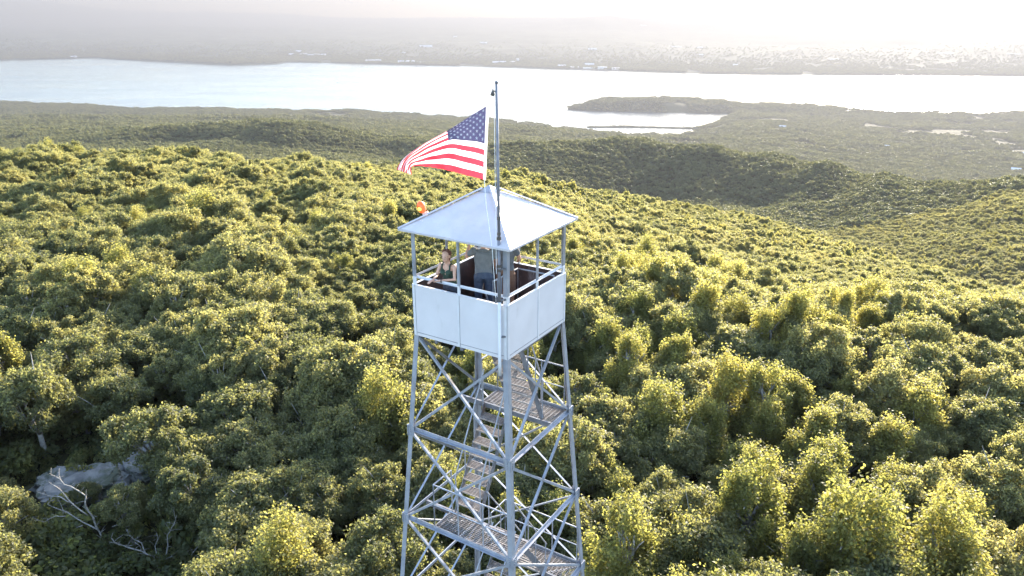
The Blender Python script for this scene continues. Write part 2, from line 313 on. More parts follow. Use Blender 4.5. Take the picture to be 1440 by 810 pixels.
# haze: one closed box round the camera and everything
hm = bpy.data.materials.new('haze'); hm.use_nodes = True; nt = hm.node_tree; nt.nodes.clear()
o_ = nt.nodes.new('ShaderNodeOutputMaterial'); pv = nt.nodes.new('ShaderNodeVolumePrincipled')
pv.inputs['Color'].default_value = (.176, .178, .196, 1); pv.inputs['Density'].default_value = HAZE_DENSITY; pv.inputs['Anisotropy'].default_value = .32
nt.links.new(pv.outputs[0], o_.inputs['Volume'])
mb = MB(); mb.box((-34500, -3000, -60), (34500, 34500, 960)); tag(mb.build('haze', hm), 'pale summer haze over the valley', 'haze', kind='stuff')

# ------------------------------------------------------------------ trees
def unit(v): return v/np.maximum(np.linalg.norm(v, axis=-1, keepdims=True), 1e-6)
def leaf_quads(c, out, size, rg, upb=.25):
    n = len(c); nr = unit(out*.55+rg.normal(size=(n, 3))*.55+np.array([0, 0, upb]))
    t = unit(np.cross(nr, rg.normal(size=(n, 3)))); b = np.cross(nr, t)
    sz = size*rg.uniform(.65, 1.15, (n, 1)); a = sz*.72; bb = sz*.46
    v = np.stack([c-t*a, c+b*bb+nr*sz*.08, c+t*a, c-b*bb+nr*sz*.08], 1).reshape(-1, 3)
    return v, np.arange(4*n).reshape(-1, 4)
def clumps(kind, rg, H, W, n):
    i = np.arange(n)+.5
    if kind == 'oak':
        zc = 1-1.28*i/n; ph = i*2.39996+rg.uniform(0, .5, n); rad = np.sqrt(np.clip(1-zc*zc, 0, 1))
        d = np.stack([rad*np.cos(ph), rad*np.sin(ph), zc], -1); d = unit(d+rg.normal(size=(n, 3))*.16)
        k = rg.uniform(.55, .86, (n, 1)); c = d*k*np.array([W, W, H*.34])+np.array([0, 0, H*.6])
        r = rg.uniform(.2, .34, n)*W; sh = np.array([1, 1, .72])
    else:
        t = rg.uniform(0, 1, n)**.8; ph = i*2.39996; rad = W*(.2+.7*(1-t)**.6)*rg.uniform(.25, 1, n)
        c = np.stack([rad*np.cos(ph), rad*np.sin(ph), H*(.3+.6*t*rg.uniform(.8, 1.08, n))], -1); d = unit(c-np.array([0, 0, H*.45]))
        r = rg.uniform(.17, .3, n)*W*(1.15-.45*t); sh = np.array([.9, .9, 1.35])
    return c, d, r, sh
def tree_parts(kind, seed, H, W, nclump, nleaf, leaf):
    rg = np.random.default_rng(seed); c, d, r, sh = clumps(kind, rg, H, W, nclump)
    w = r**2; w /= w.sum(); ci = rg.choice(nclump, nleaf, p=w)
    dd = unit(rg.normal(size=(nleaf, 3))); dd = unit(dd+d[ci]*.5+np.array([0, 0, .25]))
    rr = r[ci][:, None]*rg.uniform(.55, 1.08, (nleaf, 1))**.6
    rr *= (1+.25*rg.normal(size=(nleaf, 1))*.5)
    P = c[ci]+dd*rr*sh
    # most leaves sit in small sprays that stand out of each clump
    ns = int(nclump*(11 if nleaf > 4000 else 6)); sc_ = rg.choice(nclump, ns, p=w); sd_ = unit(rg.normal(size=(ns, 3))+d[sc_]*.75+np.array([0, 0, .35]))
    S = c[sc_]+sd_*(r[sc_][:, None]*rg.uniform(.62, 1.12, (ns, 1)))*sh
    k_ = rg.uniform(0, 1, nleaf) < .8; si = rg.integers(0, ns, nleaf); sw = .055*W if kind == 'oak' else .065*W
    ax = sd_[si]*.6+np.array([0, 0, .5 if kind == 'oak' else 1.1]); off = np.clip(rg.normal(size=(nleaf, 3)), -1.7, 1.7)*sw+ax*(np.clip(rg.normal(size=(nleaf, 1)), -1.6, 1.5)*sw*(.9 if kind == 'oak' else 1.7))
    P = np.where(k_[:, None], S[si]+off, P); dd = np.where(k_[:, None], unit(off+sd_[si]*sw), dd)
    V, Q = leaf_quads(P, dd, leaf, rg)
    cm = np_mesh('crown', V, Q); 
    # wood
    mb = MB(); lean = rg.normal(size=2)*.12*W; base = Vector((0, 0, -.4)); fork = Vector((lean[0], lean[1], H*(.32 if kind == 'oak' else .45)))
    r0 = .028*H; mb.tube([base, (lean[0]*.4, lean[1]*.4, H*.15), fork], [r0*1.3, r0, r0*.8], 7)
    for j in range(0, nclump, max(1, nclump//9)):
        e = Vector(c[j]); mid = fork.lerp(e, .5)+Vector(rg.normal(size=3))*.06*W+Vector((0, 0, .03*H))
        mb.tube([fork, mid, e], [r0*.6, r0*.38, r0*.12], 5)
        for _ in range(2):
            e2 = e+Vector(rg.normal(size=3))*float(r[j])*.7; mb.tube([mid, mid.lerp(e2, .6)+Vector((0, 0, .05)), e2], [r0*.3, r0*.2, r0*.06], 4)
    tm = bpy.data.meshes.new('trunk'); tm.from_pydata(mb.v, [], mb.f); tm.polygons.foreach_set('use_smooth', [True]*len(mb.f)); tm.update()
    return cm, tm
NEARV = []
for i in range(7): cm, tm = tree_parts('oak', 10+i, rng.uniform(4.2, 5.4), rng.uniform(1.65, 2.35), int(rng.integers(22, 34)), 18000, .105); cm.materials.append(M['oak']); tm.materials.append(M['bark']); NEARV.append(('oak', cm, tm))
for i in range(5): cm, tm = tree_parts('aspen', 40+i, rng.uniform(4.6, 6.0), rng.uniform(1.6, 2.3), int(rng.integers(20, 32)), 15000, .095); cm.materials.append(M['aspen']); tm.materials.append(M['bark']); NEARV.append(('aspen', cm, tm))

# stuff prototypes (never linked into the scene on their own): full, mid and far detail
protoC = bpy.data.collections.new('crown_kinds')
def joined(cm, tm, name):
    bm = bmesh.new(); bm.from_mesh(cm); n0 = len(bm.faces); bm.from_mesh(tm); bm.faces.ensure_lookup_table()
    for f in bm.faces[n0:]: f.material_index = 1
    me = bpy.data.meshes.new(name); bm.to_mesh(me); bm.free(); me.materials.clear(); me.materials.append(cm.materials[0]); me.materials.append(M['bark'])
    return me
def proto(name, me): o = bpy.data.objects.new(name, me); protoC.objects.link(o)
for i, (k, cm, tm) in enumerate(NEARV): proto('a_full_%02d' % i, joined(cm, tm, 'full'))
for i in range(6): cm, tm = tree_parts('oak', 70+i, rng.uniform(4.4, 5.6), rng.uniform(1.9, 2.7), 20, 3600, .21); cm.materials.append(M['oak']); proto('b_mid_%02d' % i, joined(cm, tm, 'mid'))
for i in range(2): cm, tm = tree_parts('aspen', 90+i, 5.4, 1.7, 22, 2600, .2); cm.materials.append(M['aspen']); proto('b_mid_%02d' % (6+i), joined(cm, tm, 'mid'))
for i in range(5):
    cm, tm = tree_parts('oak', 110+i, 5.4, 2.9, 15, 620, .58); cm.materials.append(M['oak_far_shade']); proto('c_far_%02d' % i, cm)
NA, NB, NC = len(NEARV), 8, 5

TOWER_XY = (-.4121, 13.6958)
CLEAR = [(-14.5, 23.4, 3.2, 3.0), (-19.2, 26.6, 4.6, 3.0), (-21.8, 30.8, 3.8, 3.4), (-18.6, 33.6, 2.8, 2.4), (4.0, 37.6, 2.2, 2.6), (-9.2, 41.6, 1.6, 2.6), (-6.4, 25.6, 1.2, 1.7)]
def scatter(r0, r1, sp, jit=.42):
    xm = r1*1.02; xs = np.arange(-xm, xm, sp); ys = np.arange(max(-10, -xm), r1, sp*.87)
    X, Y = np.meshgrid(xs, ys); X = X+(np.arange(len(ys)) % 2)[:, None]*sp*.5
    X = X+rng.uniform(-jit, jit, X.shape)*sp; Y = Y+rng.uniform(-jit, jit, Y.shape)*sp
    X = X.ravel(); Y = Y.ravel(); r = Y
    k = (r >= r0) & (r < r1) & (np.abs(X) < 1.02*Y+22)
    return X[k], Y[k]
def visible(X, Y, Z, top=9, margin=1.03):
    """keep what the hills do not hide (with a generous margin)"""
    s = X/np.maximum(Y, 1); ok = np.ones(len(X), bool)
    t = np.linspace(.02, .985, 90)
    for i in range(0, len(X), 20000):
        sl = slice(i, i+20000); xx = X[sl][:, None]*t; yy = Y[sl][:, None]*t
        gz = ground_z(xx, yy)+TREE_H*.5; ray = CAMZ+(Z[sl]+top-CAMZ)[:, None]*t
        ok[sl] = ((gz-ray) < 0.012*yy+1.0).all(1)
    return ok
near_list = []; pts = []
def addpts(X, Y, Z, sc, idx, szj=.25):
    n = len(X); pts.append(np.stack([X, Y, Z, sc*rng.uniform(1-szj, 1+szj, n), sc*rng.uniform(1-szj, 1+szj, n)*.95, rng.uniform(0, 6.283, n), idx], -1))
# near: everything to 150 m in full detail; the nearest become individuals
X, Y = scatter(14, 150, 2.2); Z = ground_z(X, Y)
keep = np.hypot(X-TOWER_XY[0], Y-TOWER_XY[1]) > 4.6
for cx_, cy_, rx, ry in CLEAR: keep &= (((X-cx_)/rx)**2+((Y-cy_)/ry)**2) > 1
keep &= (Y > 17) | (np.abs(X) > 8)
X, Y, Z = X[keep], Y[keep], Z[keep]; ok = visible(X, Y, Z); X, Y, Z = X[ok], Y[ok], Z[ok]
# kind of tree: young upright ones mostly low right and in patches
pa = .05+.6*sstep(.6, .9, vnoise(X/14.+3, Y/14., 21))+.26*sstep(0, 10, X)*(1-sstep(32, 55, Y))
pa = pa*(1-.95*sstep(55, 90, Y))
isA = rng.uniform(0, 1, len(X)) < np.clip(pa, 0, .7)
u_ = 720+FPX*X/(Y*cT+(CAMZ-Z-4)*sT); dep = Y*cT+(CAMZ-Z-4)*sT; v_ = 405+FPX*((CAMZ-Z-4)*cT-Y*sT)/dep
inview = (u_ > -90) & (u_ < 1530) & (v_ < 900)
order = np.argsort(dep+1e6*(~inview))
oak_n = asp_n = 0; indiv = np.zeros(len(X), bool)
for i in order:
    if not inview[i]: break
    if isA[i] and asp_n < 170: asp_n += 1; indiv[i] = True
    elif not isA[i] and oak_n < 290: oak_n += 1; indiv[i] = True
scl = np.clip(.62+.42*vnoise(X/7.+9, Y/7., 51)+rng.uniform(-.16, .2, len(X)), .5, 1.2)
idxs = np.where(isA, rng.integers(7, 12, len(X)), rng.integers(0, 7, len(X)))
k = ~indiv; addpts(X[k], Y[k], Z[k], scl[k], idxs[k], .1)
# mid and far
X2, Y2 = scatter(150, 480, 2.9); Z2 = ground_z(X2, Y2); ok = visible(X2, Y2, Z2); X2, Y2, Z2 = X2[ok], Y2[ok], Z2[ok]
addpts(X2, Y2, Z2, .7+.35*vnoise(X2/12., Y2/12., 52), NA+np.where(rng.uniform(0, 1, len(X2)) < .1, rng.integers(6, 8, len(X2)), rng.integers(0, 6, len(X2))))
for r0, r1, sp, sc in ((480, 1100, 4.4, .95), (1100, 2100, 7.5, 1.7), (2100, 4500, 12.5, 2.5)):
    X3, Y3 = scatter(r0, r1, sp); Z3 = ground_z(X3, Y3); kk = Z3 > 1.5; X3, Y3, Z3 = X3[kk], Y3[kk], Z3[kk]
    ok = visible(X3, Y3, Z3, 14); X3, Y3, Z3 = X3[ok], Y3[ok], Z3[ok]
    if r0 > 2000:      # clearings, fields and streets on the lowland
        kk = vnoise(X3/170., Y3/170., 31)*.6+vnoise(X3/60., Y3/60., 32)*.4 < .66; X3, Y3, Z3 = X3[kk], Y3[kk], Z3[kk]
    sv = .72+.6*vnoise(X3/(sp*4), Y3/(sp*4), 53)
    addpts(X3, Y3, Z3-sc*1.0, sc*sv, NA+NB+rng.integers(0, NC, len(X3)), .3)
# treeline along the far bank and woods behind it
sF = rng.uniform(-.85, .85, 42000); uF = 720+sF*FPX*1.035; yF = CAMZ/R(np.interp(uF, FAR_U, FAR_V))+rng.exponential(600, 42000)+20; xF = sF*yF
zF = ground_z(xF, yF); kk = (zF > 1) & (vnoise(xF/150., yF/150., 41) < .8); xF, yF, zF = xF[kk], yF[kk], zF[kk]
addpts(xF, yF, zF-4, 3.0, NA+NB+rng.integers(0, NC, len(xF)), .3)
# a few trees on the causeway across the cove
uC = rng.uniform(828, 1010, 60); YC = CAMZ/R(180.0+1.2*np.sin(uC/50)); XC = (uC-720)/FPX*(YC*cT+CAMZ*sT)
addpts(XC, YC, YC*0+2, 1.5, NA+NB+rng.integers(0, NC, 60), .5)
P = np.concatenate(pts)
print('forest points', len(P), 'individual', oak_n, asp_n)
fm = bpy.data.meshes.new('forest'); fm.vertices.add(len(P)); fm.vertices.foreach_set('co', P[:, :3].astype(np.float32).ravel())
a = fm.attributes.new('sc', 'FLOAT_VECTOR', 'POINT'); a.data.foreach_set('vector', np.stack([P[:, 3], P[:, 3], P[:, 4]], -1).astype(np.float32).ravel())
a = fm.attributes.new('rot', 'FLOAT_VECTOR', 'POINT'); a.data.foreach_set('vector', np.stack([P[:, 5]*0, P[:, 5]*0, P[:, 5]], -1).astype(np.float32).ravel())
a = fm.attributes.new('kind', 'INT', 'POINT'); a.data.foreach_set('value', P[:, 6].astype(np.int32))
forest = link('forest', fm); tag(forest, 'unbroken green oak forest rolling over the hills behind the nearer trees', 'forest', kind='stuff')
ng = bpy.data.node_groups.new('grow_forest', 'GeometryNodeTree')
ng.interface.new_socket('Geometry', in_out='INPUT', socket_type='NodeSocketGeometry'); ng.interface.new_socket('Geometry', in_out='OUTPUT', socket_type='NodeSocketGeometry')
gi = ng.nodes.new('NodeGroupInput'); go = ng.nodes.new('NodeGroupOutput'); ip = ng.nodes.new('GeometryNodeInstanceOnPoints')
ci = ng.nodes.new('GeometryNodeCollectionInfo'); ci.inputs['Collection'].default_value = protoC; ci.inputs['Separate Children'].default_value = True; ci.inputs['Reset Children'].default_value = True
def nattr(nm, dt):
    n = ng.nodes.new('GeometryNodeInputNamedAttribute'); n.data_type = dt; n.inputs['Name'].default_value = nm
    return [o for o in n.outputs if o.name == 'Attribute' and o.enabled][0]
ng.links.new(gi.outputs[0], ip.inputs['Points']); ng.links.new(ci.outputs[0], ip.inputs['Instance']); ip.inputs['Pick Instance'].default_value = True
ng.links.new(nattr('kind', 'INT'), ip.inputs['Instance Index'])
e2r = ng.nodes.new('FunctionNodeEulerToRotation'); ng.links.new(nattr('rot', 'FLOAT_VECTOR'), e2r.inputs[0]); ng.links.new(e2r.outputs[0], ip.inputs['Rotation'])
ng.links.new(nattr('sc', 'FLOAT_VECTOR'), ip.inputs['Scale']); ng.links.new(ip.outputs[0], go.inputs[0])
md = forest.modifiers.new('grow', 'NODES'); md.node_group = ng

# individual near trees
def where_words(u, v):
    side = ('at the left edge' if u < 110 else 'in the left part' if u < 270 else 'midway left of the tower' if u < 420 else 'close on the left of the tower' if u < 555 else
            'behind the tower' if u < 830 else 'close on the right of the tower' if u < 960 else 'midway right of the tower' if u < 1130 else 'in the right part' if u < 1320 else 'at the right edge')
    row = 'at the bottom' if v > 730 else 'in the front rows' if v > 620 else 'level with the stairs' if v > 520 else 'level with the cab walls' if v > 430 else 'level with the roof' if v > 340 else 'near the crest'
    return side, row
for i in np.where(indiv)[0]:
    k, cm, tm = NEARV[idxs[i]]; side, row = where_words(u_[i], v_[i])
    nm = 'oak_tree' if k == 'oak' else 'young_tree'
    s = float(scl[i]); szw = 'small' if s < .74 else 'large' if s > .92 else 'medium'
    t = empty(nm, (X[i], Y[i], Z[i]), float(rng.uniform(0, 6.28))); t.scale = (s, s, s*float(rng.uniform(.88, 1.1)))
    if k == 'oak': tag(t, '%s round olive oak %s %s' % (szw, row, side), 'tree', 'oak trees on the hilltop')
    else: tag(t, '%s upright yellow-green tree %s %s' % (szw, row, side), 'tree', 'slender young trees on the hilltop')
    link('trunk', tm, t); link('crown', cm, t)

for (x_, y_, s, lab) in ((-23.4, 29.2, .42, 'little oak bush at the left end of the blue-grey rock'), (-19.9, 29.6, .34, 'low oak bush in front of the rock slabs'), (-16.0, 30.4, .5, 'small oak hiding the right end of the upper rock slab'), (-20.3, 24.4, .3, 'very low oak bush under the large bare dead tree'), (-16.7, 27.4, .62, 'small rounded oak just right of the large bare dead tree'), (-21.9, 26.2, .72, 'oak cut off by the left edge at the bottom corner'), (-12.3, 23.6, .45, 'small bushy oak right of the thin dead sapling')):
    k, cm, tm = NEARV[int(abs(x_)) % 7]; t = empty('oak_tree', (x_, y_, float(ground_z(np.array([x_]), np.array([y_]))[0])), x_); t.scale = (s, s, s); tag(t, lab, 'tree', 'oak trees on the hilltop')
    link('trunk', tm, t); link('crown', cm, t)
# ------------------------------------------------------------------ undergrowth under the near trees
def shrub_mesh(seed):
    rg = np.random.default_rng(seed); n = 9; c = np.stack([rg.normal(size=n)*.55, rg.normal(size=n)*.55, rg.uniform(.3, .95, n)], -1)
    ci_ = rg.integers(0, n, 1100); dd = unit(rg.normal(size=(1100, 3))+np.array([0, 0, .4])); P_ = c[ci_]+dd*rg.uniform(.25, .5, (1100, 1))*np.array([1, 1, .7])
    P_[:, 2] = np.maximum(P_[:, 2], .03)
    V, Q = leaf_quads(P_, dd, .15, rg); me = np_mesh('shrub', V, Q); me.materials.append(M['shrub']); return me
shrubC = bpy.data.collections.new('shrub_kinds')
for i in range(4): shrubC.objects.link(bpy.data.objects.new('shrub_%d' % i, shrub_mesh(200+i)))
Xs, Ys = scatter(13, 120, 1.9); Zs = ground_z(Xs, Ys)
kp = (np.hypot(Xs-TOWER_XY[0], Ys-TOWER_XY[1]) > 2.6)
for rx_, ry_, ra, rb in [(-20.9, 30.4, 2.3, 1.8), (-18.6, 32.4, 2.2, 1.6), (4.0, 38.6, 1.6, 1.5), (-9.2, 42.6, 1.1, 1.3), (-6.4, 26.4, 1.0, .9)]:
    kp &= (((Xs-rx_)/ra)**2+((Ys-ry_)/rb)**2) > 1
Xs, Ys, Zs = Xs[kp], Ys[kp], Zs[kp]; ok = visible(Xs, Ys, Zs, 3); Xs, Ys, Zs = Xs[ok], Ys[ok], Zs[ok]
um = bpy.data.meshes.new('undergrowth'); um.vertices.add(len(Xs)); um.vertices.foreach_set('co', np.stack([Xs, Ys, Zs-.1], -1).astype(np.float32).ravel())
n = len(Xs); s_ = rng.uniform(.6, 1.5, n)
a = um.attributes.new('sc', 'FLOAT_VECTOR', 'POINT'); a.data.foreach_set('vector', np.stack([s_, s_, s_*rng.uniform(.7, 1.4, n)], -1).astype(np.float32).ravel())
a = um.attributes.new('rot', 'FLOAT_VECTOR', 'POINT'); a.data.foreach_set('vector', np.stack([s_*0, s_*0, rng.uniform(0, 6.28, n)], -1).astype(np.float32).ravel())
a = um.attributes.new('kind', 'INT', 'POINT'); a.data.foreach_set('value', rng.integers(0, 4, n).astype(np.int32))
under = link('undergrowth', um); tag(under, 'scrubby green undergrowth filling the gaps between the trees', 'undergrowth', kind='stuff')
ng2 = ng.copy(); [nd for nd in ng2.nodes if nd.bl_idname == 'GeometryNodeCollectionInfo'][0].inputs['Collection'].default_value = shrubC
under.modifiers.new('grow', 'NODES').node_group = ng2

# ------------------------------------------------------------------ rocks
def rock(name, loc, dims, seed, label, rz=0):
    bm = bmesh.new(); bmesh.ops.create_icosphere(bm, subdivisions=5, radius=1)
    for v in bm.verts:
        p = v.co.copy(); n_ = mnoise.fractal(p*1.3+Vector((seed*7.3, 0, 0)), 1.0, 2.0, 5)
        q = mnoise.cell(p*2.1+Vector((seed, 3, 1)))
        v.co = p*(1+.26*n_+.09*q+.07*mnoise.fractal(p*5, 1., 2., 3)); v.co.z = min(v.co.z, .62+.12*n_); v.co = Vector((v.co.x*dims[0], v.co.y*dims[1], v.co.z*dims[2]))
    me = bpy.data.meshes.new(name); bm.to_mesh(me); bm.free(); me.polygons.foreach_set('use_smooth', [False]*len(me.polygons))
    o = link(name, me, None, [M['rock']]); o.location = loc; o.rotation_euler = (math.radians(8), 0, rz); tag(o, label, 'rock', 'bare rocks among the trees'); return o
def gz(x, y): return float(ground_z(np.array([x]), np.array([y]))[0])
rock('rock_outcrop', (-20.9, 31.2, gz(-20.9, 31.2)+.1), (2.1, 1.5, 1.3), 1, 'broad blue-grey rock outcrop behind the larger bare tree', .3)
rock('rock_outcrop', (-18.7, 33.2, gz(-18.7, 33.2)+.2), (2.1, 1.3, 1.2), 2, 'brownish grey rock slab above and right of the blue-grey outcrop', -.4)
rock('rock_outcrop', (-24.6, 29.4, gz(-24.6, 29.4)+.1), (1.2, 1.0, .9), 5, 'low dark rock half hidden below the blue-grey outcrop', .9)
rock('rock_outcrop', (4.1, 39.0, gz(4.1, 39.0)+.4), (2.0, 1.4, 1.1), 3, 'small pale rock showing between trees just right of the tower leg', .2)
rock('rock_outcrop', (-9.2, 43.0, gz(-9.2, 43)+.4), (1.1, 1.0, 1.0), 4, 'tiny violet grey rock in a gap left of the cab legs', .5)
rock('rock_outcrop', (-6.4, 26.5, gz(-6.4, 26.5)+.2), (1.0, .8, .7), 6, 'small pinkish rock low between bushes left of the tower foot', .1)

# ------------------------------------------------------------------ bare dead trees
def dead_tree(loc, segs, label, r0=.09):
    """segs: list of polylines in metres (x right, z up), depth wanders"""
    t = empty('dead_tree', loc); tag(t, label, 'dead tree', 'bare dead trees'); rg = random.Random(len(label))
    for k_, (pl, w) in enumerate(segs):
        mb = MB(); y0 = 0 if k_ == 0 else rg.uniform(-.35, .35); pts_ = []
        for i_, (x_, z_) in enumerate(pl):
            pts_.append((x_, y0*(i_ > 0)*min(1, i_*.6)+rg.uniform(-.08, .08)*(i_ > 0), z_))
        fine = [Vector(pts_[0])]
        for a_, b_ in zip(pts_[:-1], pts_[1:]):
            a_ = Vector(a_); b_ = Vector(b_)
            fine += [a_.lerp(b_, .5)+Vector((rg.uniform(-1, 1), rg.uniform(-1, 1), rg.uniform(-1, 1)))*(b_-a_).length*.06, b_]
        n_ = len(fine); w = w*.62; mb.tube(fine, [w*(1-.72*i_/(n_-1)) for i_ in range(n_)], 6)
        for i_ in range(2, n_):           # twigs
            for _ in range(2):
                if rg.random() < .75:
                    d_ = Vector((rg.uniform(-1, 1), rg.uniform(-.7, .7), rg.uniform(-.2, 1))).normalized()*rg.uniform(.15, .5)
                    mb.tube([fine[i_], fine[i_]+d_*.5+Vector((0, 0, .03)), fine[i_]+d_], [w*.3, w*.2, w*.08], 4)
        mb.build('trunk' if k_ == 0 else 'branch', M['deadwood'], t, True)
# pixel sketch of one limb -> metres in the plane of the tree
def sketch(base_uv, Y, polys):
    k_ = (Y*cT+20*sT)/FPX; bu, bv = base_uv
    return [([((u-bu)*k_, (bv-v)*k_*1.12) for u, v in pl], w) for pl, w in polys]
def px(zx, zy): return (zx/3.856, 600+zy/3.856)
Yd = 26.6
segs = sketch(px(520, 790), Yd, [
 ([px(520, 790), px(515, 680), px(500, 600), px(490, 540), px(475, 470), px(485, 420), px(440, 380), (100.5, 691), px(360, 325), px(330, 295)], .075),
 ([px(508, 615), px(430, 590), px(350, 535), px(290, 510), px(240, 490)], .055),
 ([px(350, 535), px(300, 530), px(245, 552), px(190, 520)], .035), ([px(430, 590), px(395, 600), px(340, 640)], .03),
 ([px(470, 530), px(410, 465), px(370, 400), px(340, 370), px(300, 340)], .045), ([px(410, 465), px(340, 430), px(280, 430), px(220, 415)], .04),
 ([px(340, 520), px(335, 480), px(325, 440)], .025), ([px(245, 552), px(262, 600)], .02)])
b = px(520, 790); sx_ = (b[0]-720)/FPX*(Yd*cT+20*sT)
dead_tree((sx_, Yd, gz(sx_, Yd)-.1), [(([(p[0], p[1]) for p in pl]) if k_ else [(p[0], p[1] if j_ else 0) for j_, p in enumerate(pl)], w) for k_, (pl, w) in enumerate(segs)], 'pale bare dead tree with forked limbs in front of the blue-grey rock')
segs = sketch(px(815, 830), 25.6, [
 ([px(815, 830), px(812, 760), px(795, 720), px(745, 680), px(660, 665), px(620, 640), px(588, 605)], .075),
 ([px(845, 810), px(850, 740), px(870, 680), px(880, 610), px(915, 560), px(932, 532)], .06),
 ([px(760, 690), px(735, 650), px(690, 640), px(668, 610)], .04), ([px(745, 680), px(760, 630), px(735, 600)], .035),
 ([px(820, 720), px(805, 670), px(828, 630), px(820, 595)], .035), ([px(850, 740), px(870, 735), px(900, 720)], .03)])
b = px(815, 830); sx_ = (b[0]-720)/FPX*(25.6*cT+20*sT)
dead_tree((sx_, 25.6, gz(sx_, 25.6)-.1), [(([(p[0], p[1]) for p in pl]) if k_ else [(p[0], p[1] if j_ else 0) for j_, p in enumerate(pl)], w) for k_, (pl, w) in enumerate(segs)], 'pale dead tree with upright antler-like branches at the bottom edge')
segs = sketch(px(1000, 800), 25.9, [
 ([px(1000, 800), px(1000, 720), px(1040, 665), px(1080, 635), px(1110, 605), px(1098, 572)], .045),
 ([px(1005, 720), px(1060, 708), px(1130, 690), px(1195, 665)], .035), ([px(1065, 640), px(1050, 615)], .02), ([px(1000, 715), px(980, 680)], .02)])
b = px(1000, 800); sx_ = (b[0]-720)/FPX*(25.9*cT+20*sT)
dead_tree((sx_, 25.9, gz(sx_, 25.9)-.1), [(([(p[0], p[1]) for p in pl]) if k_ else [(p[0], p[1] if j_ else 0) for j_, p in enumerate(pl)], w) for k_, (pl, w) in enumerate(segs)], 'thin dead sapling leaning right beside the antler-like dead tree')
for (x_, y_, lab) in ((-24.5, 50.5, 'whitish dead trunk with a narrow fork far left among the oaks'), (-31.5, 58, 'faint grey dead tree in a dark gap near the left edge')):
    dead_tree((x_, y_, gz(x_, y_)), [([(0, 0), (.1, 1.5), (.0, 2.8), (-.3, 3.7), (-.5, 4.3)], .06), ([(0, 2.6), (.4, 3.4), (.5, 4.1)], .04), ([(-.2, 3.2), (-.7, 3.8), (-1.0, 4.0)], .025), ([(.05, 2.2), (.6, 2.9), (1.0, 3.6)], .03)], lab)

# ------------------------------------------------------------------ fire tower
BASE = 22.7; ZT, ZB, PAN = -4.906, -5.891, 2.098; A0 = 1.067; KT = .07
TW = empty('fire_tower', (TOWER_XY[0], TOWER_XY[1], CAMZ-BASE), 1.0072)
tag(TW, 'tall pale steel lattice fire tower with a square white roofed cab on top', 'fire tower')
def H(z): return z+BASE
def hw(z): return A0+KT*(ZB-z)
rings = [ZB]+[ZB-PAN*1.003*i for i in range(1, 9)]
rings[1:4] = [-8.0145, -10.1104, -12.1209]
zg = -BASE+.35
CN = {'F': (-1, -1), 'R': (1, -1), 'B': (1, 1), 'L': (-1, 1)}
def cpt(c, z, off=0): sx, sy = CN[c]; h = hw(z)+off; return Vector((sx*h, sy*h, H(z)))
for c in 'FRBL':
    sx, sy = CN[c]; w, t = .105, .012; pr = [(0, 0), (-sx*w, 0), (-sx*w, -sy*t), (-sx*t, -sy*t), (-sx*t, -sy*w), (0, -sy*w)]
    mb = MB(); p0 = cpt(c, zg); p1 = cpt(c, ZB)
    mb.add([p0+Vector((a_, b_, 0)) for a_, b_ in pr]+[p1+Vector((a_, b_, 0)) for a_, b_ in pr], [(i, (i+1) % 6, 6+(i+1) % 6, 6+i) for i in range(6)]+[(5, 4, 3, 2, 1, 0), (6, 7, 8, 9, 10, 11)])
    for z_ in rings[1:]:          # splice plates with bolts
        q = cpt(c, z_)
        for dx in (0, 1):
            cpos = q+(Vector((-sx*.055, sy*.006, 0)) if dx else Vector((sx*.006, -sy*.055, 0)))
            ex = (.085, .008) if dx else (.008, .085); mb.box((cpos.x-ex[0], cpos.y-ex[1], cpos.z-.12), (cpos.x+ex[0], cpos.y+ex[1], cpos.z+.12))
            for bz in (-.08, -.03, .03, .08):
                bo = cpos+(Vector((0, sy*.014, bz)) if dx else Vector((sx*.014, 0, bz))); mb.box(bo-Vector((.011, .011, .011)), bo+Vector((.011, .011, .011)))
    mb.build('leg', M['steel'], TW)
    mb = MB(); q = cpt(c, -BASE); mb.lathe([(.34, -.6), (.32, .3), (.27, .37)], (q.x, q.y, 0), 20); mb.build('footing', M['concrete'], TW)
faces = [('F', 'R', (0, -1)), ('R', 'B', (1, 0)), ('B', 'L', (0, 1)), ('L', 'F', (-1, 0))]
for ia, (ca, cb, nr) in enumerate(faces):
    nv = Vector((nr[0], nr[1], 0))
    for i in range(8):
        zt_, zb_ = rings[i], (rings[i+1] if i < 7 else zg)
        if zb_ < zg: zb_ = zg
        for dirn in (0, 1):
            p0 = cpt(ca if dirn == 0 else cb, zt_); p1 = cpt(cb if dirn == 0 else ca, zb_)
            off = -nv*(.018 if dirn == 0 else .036)
            d = (p1-p0).normalized(); mb = MB()
            mb.angle(p0+d*.05+off, p1-d*.05+off, .046, .006, -nv, flip=1 if dirn else -1)
            mb.build('cross_brace', M['steel'], TW)
        mb = MB(); p0 = cpt(ca, zt_).lerp(cpt(cb, zt_), .5)  # bolt where the braces cross
        if 0 < i:
            mb = MB(); q0, q1 = cpt(ca, zt_)-nv*.05, cpt(cb, zt_)-nv*.05; d = (q1-q0).normalized()
            mb.angle(q0+d*.06, q1-d*.06, .07, .008, (0, 0, 1), flip=1 if ia in (0, 1, 2, 3) else -1); mb.build('strut', M['steel'], TW)

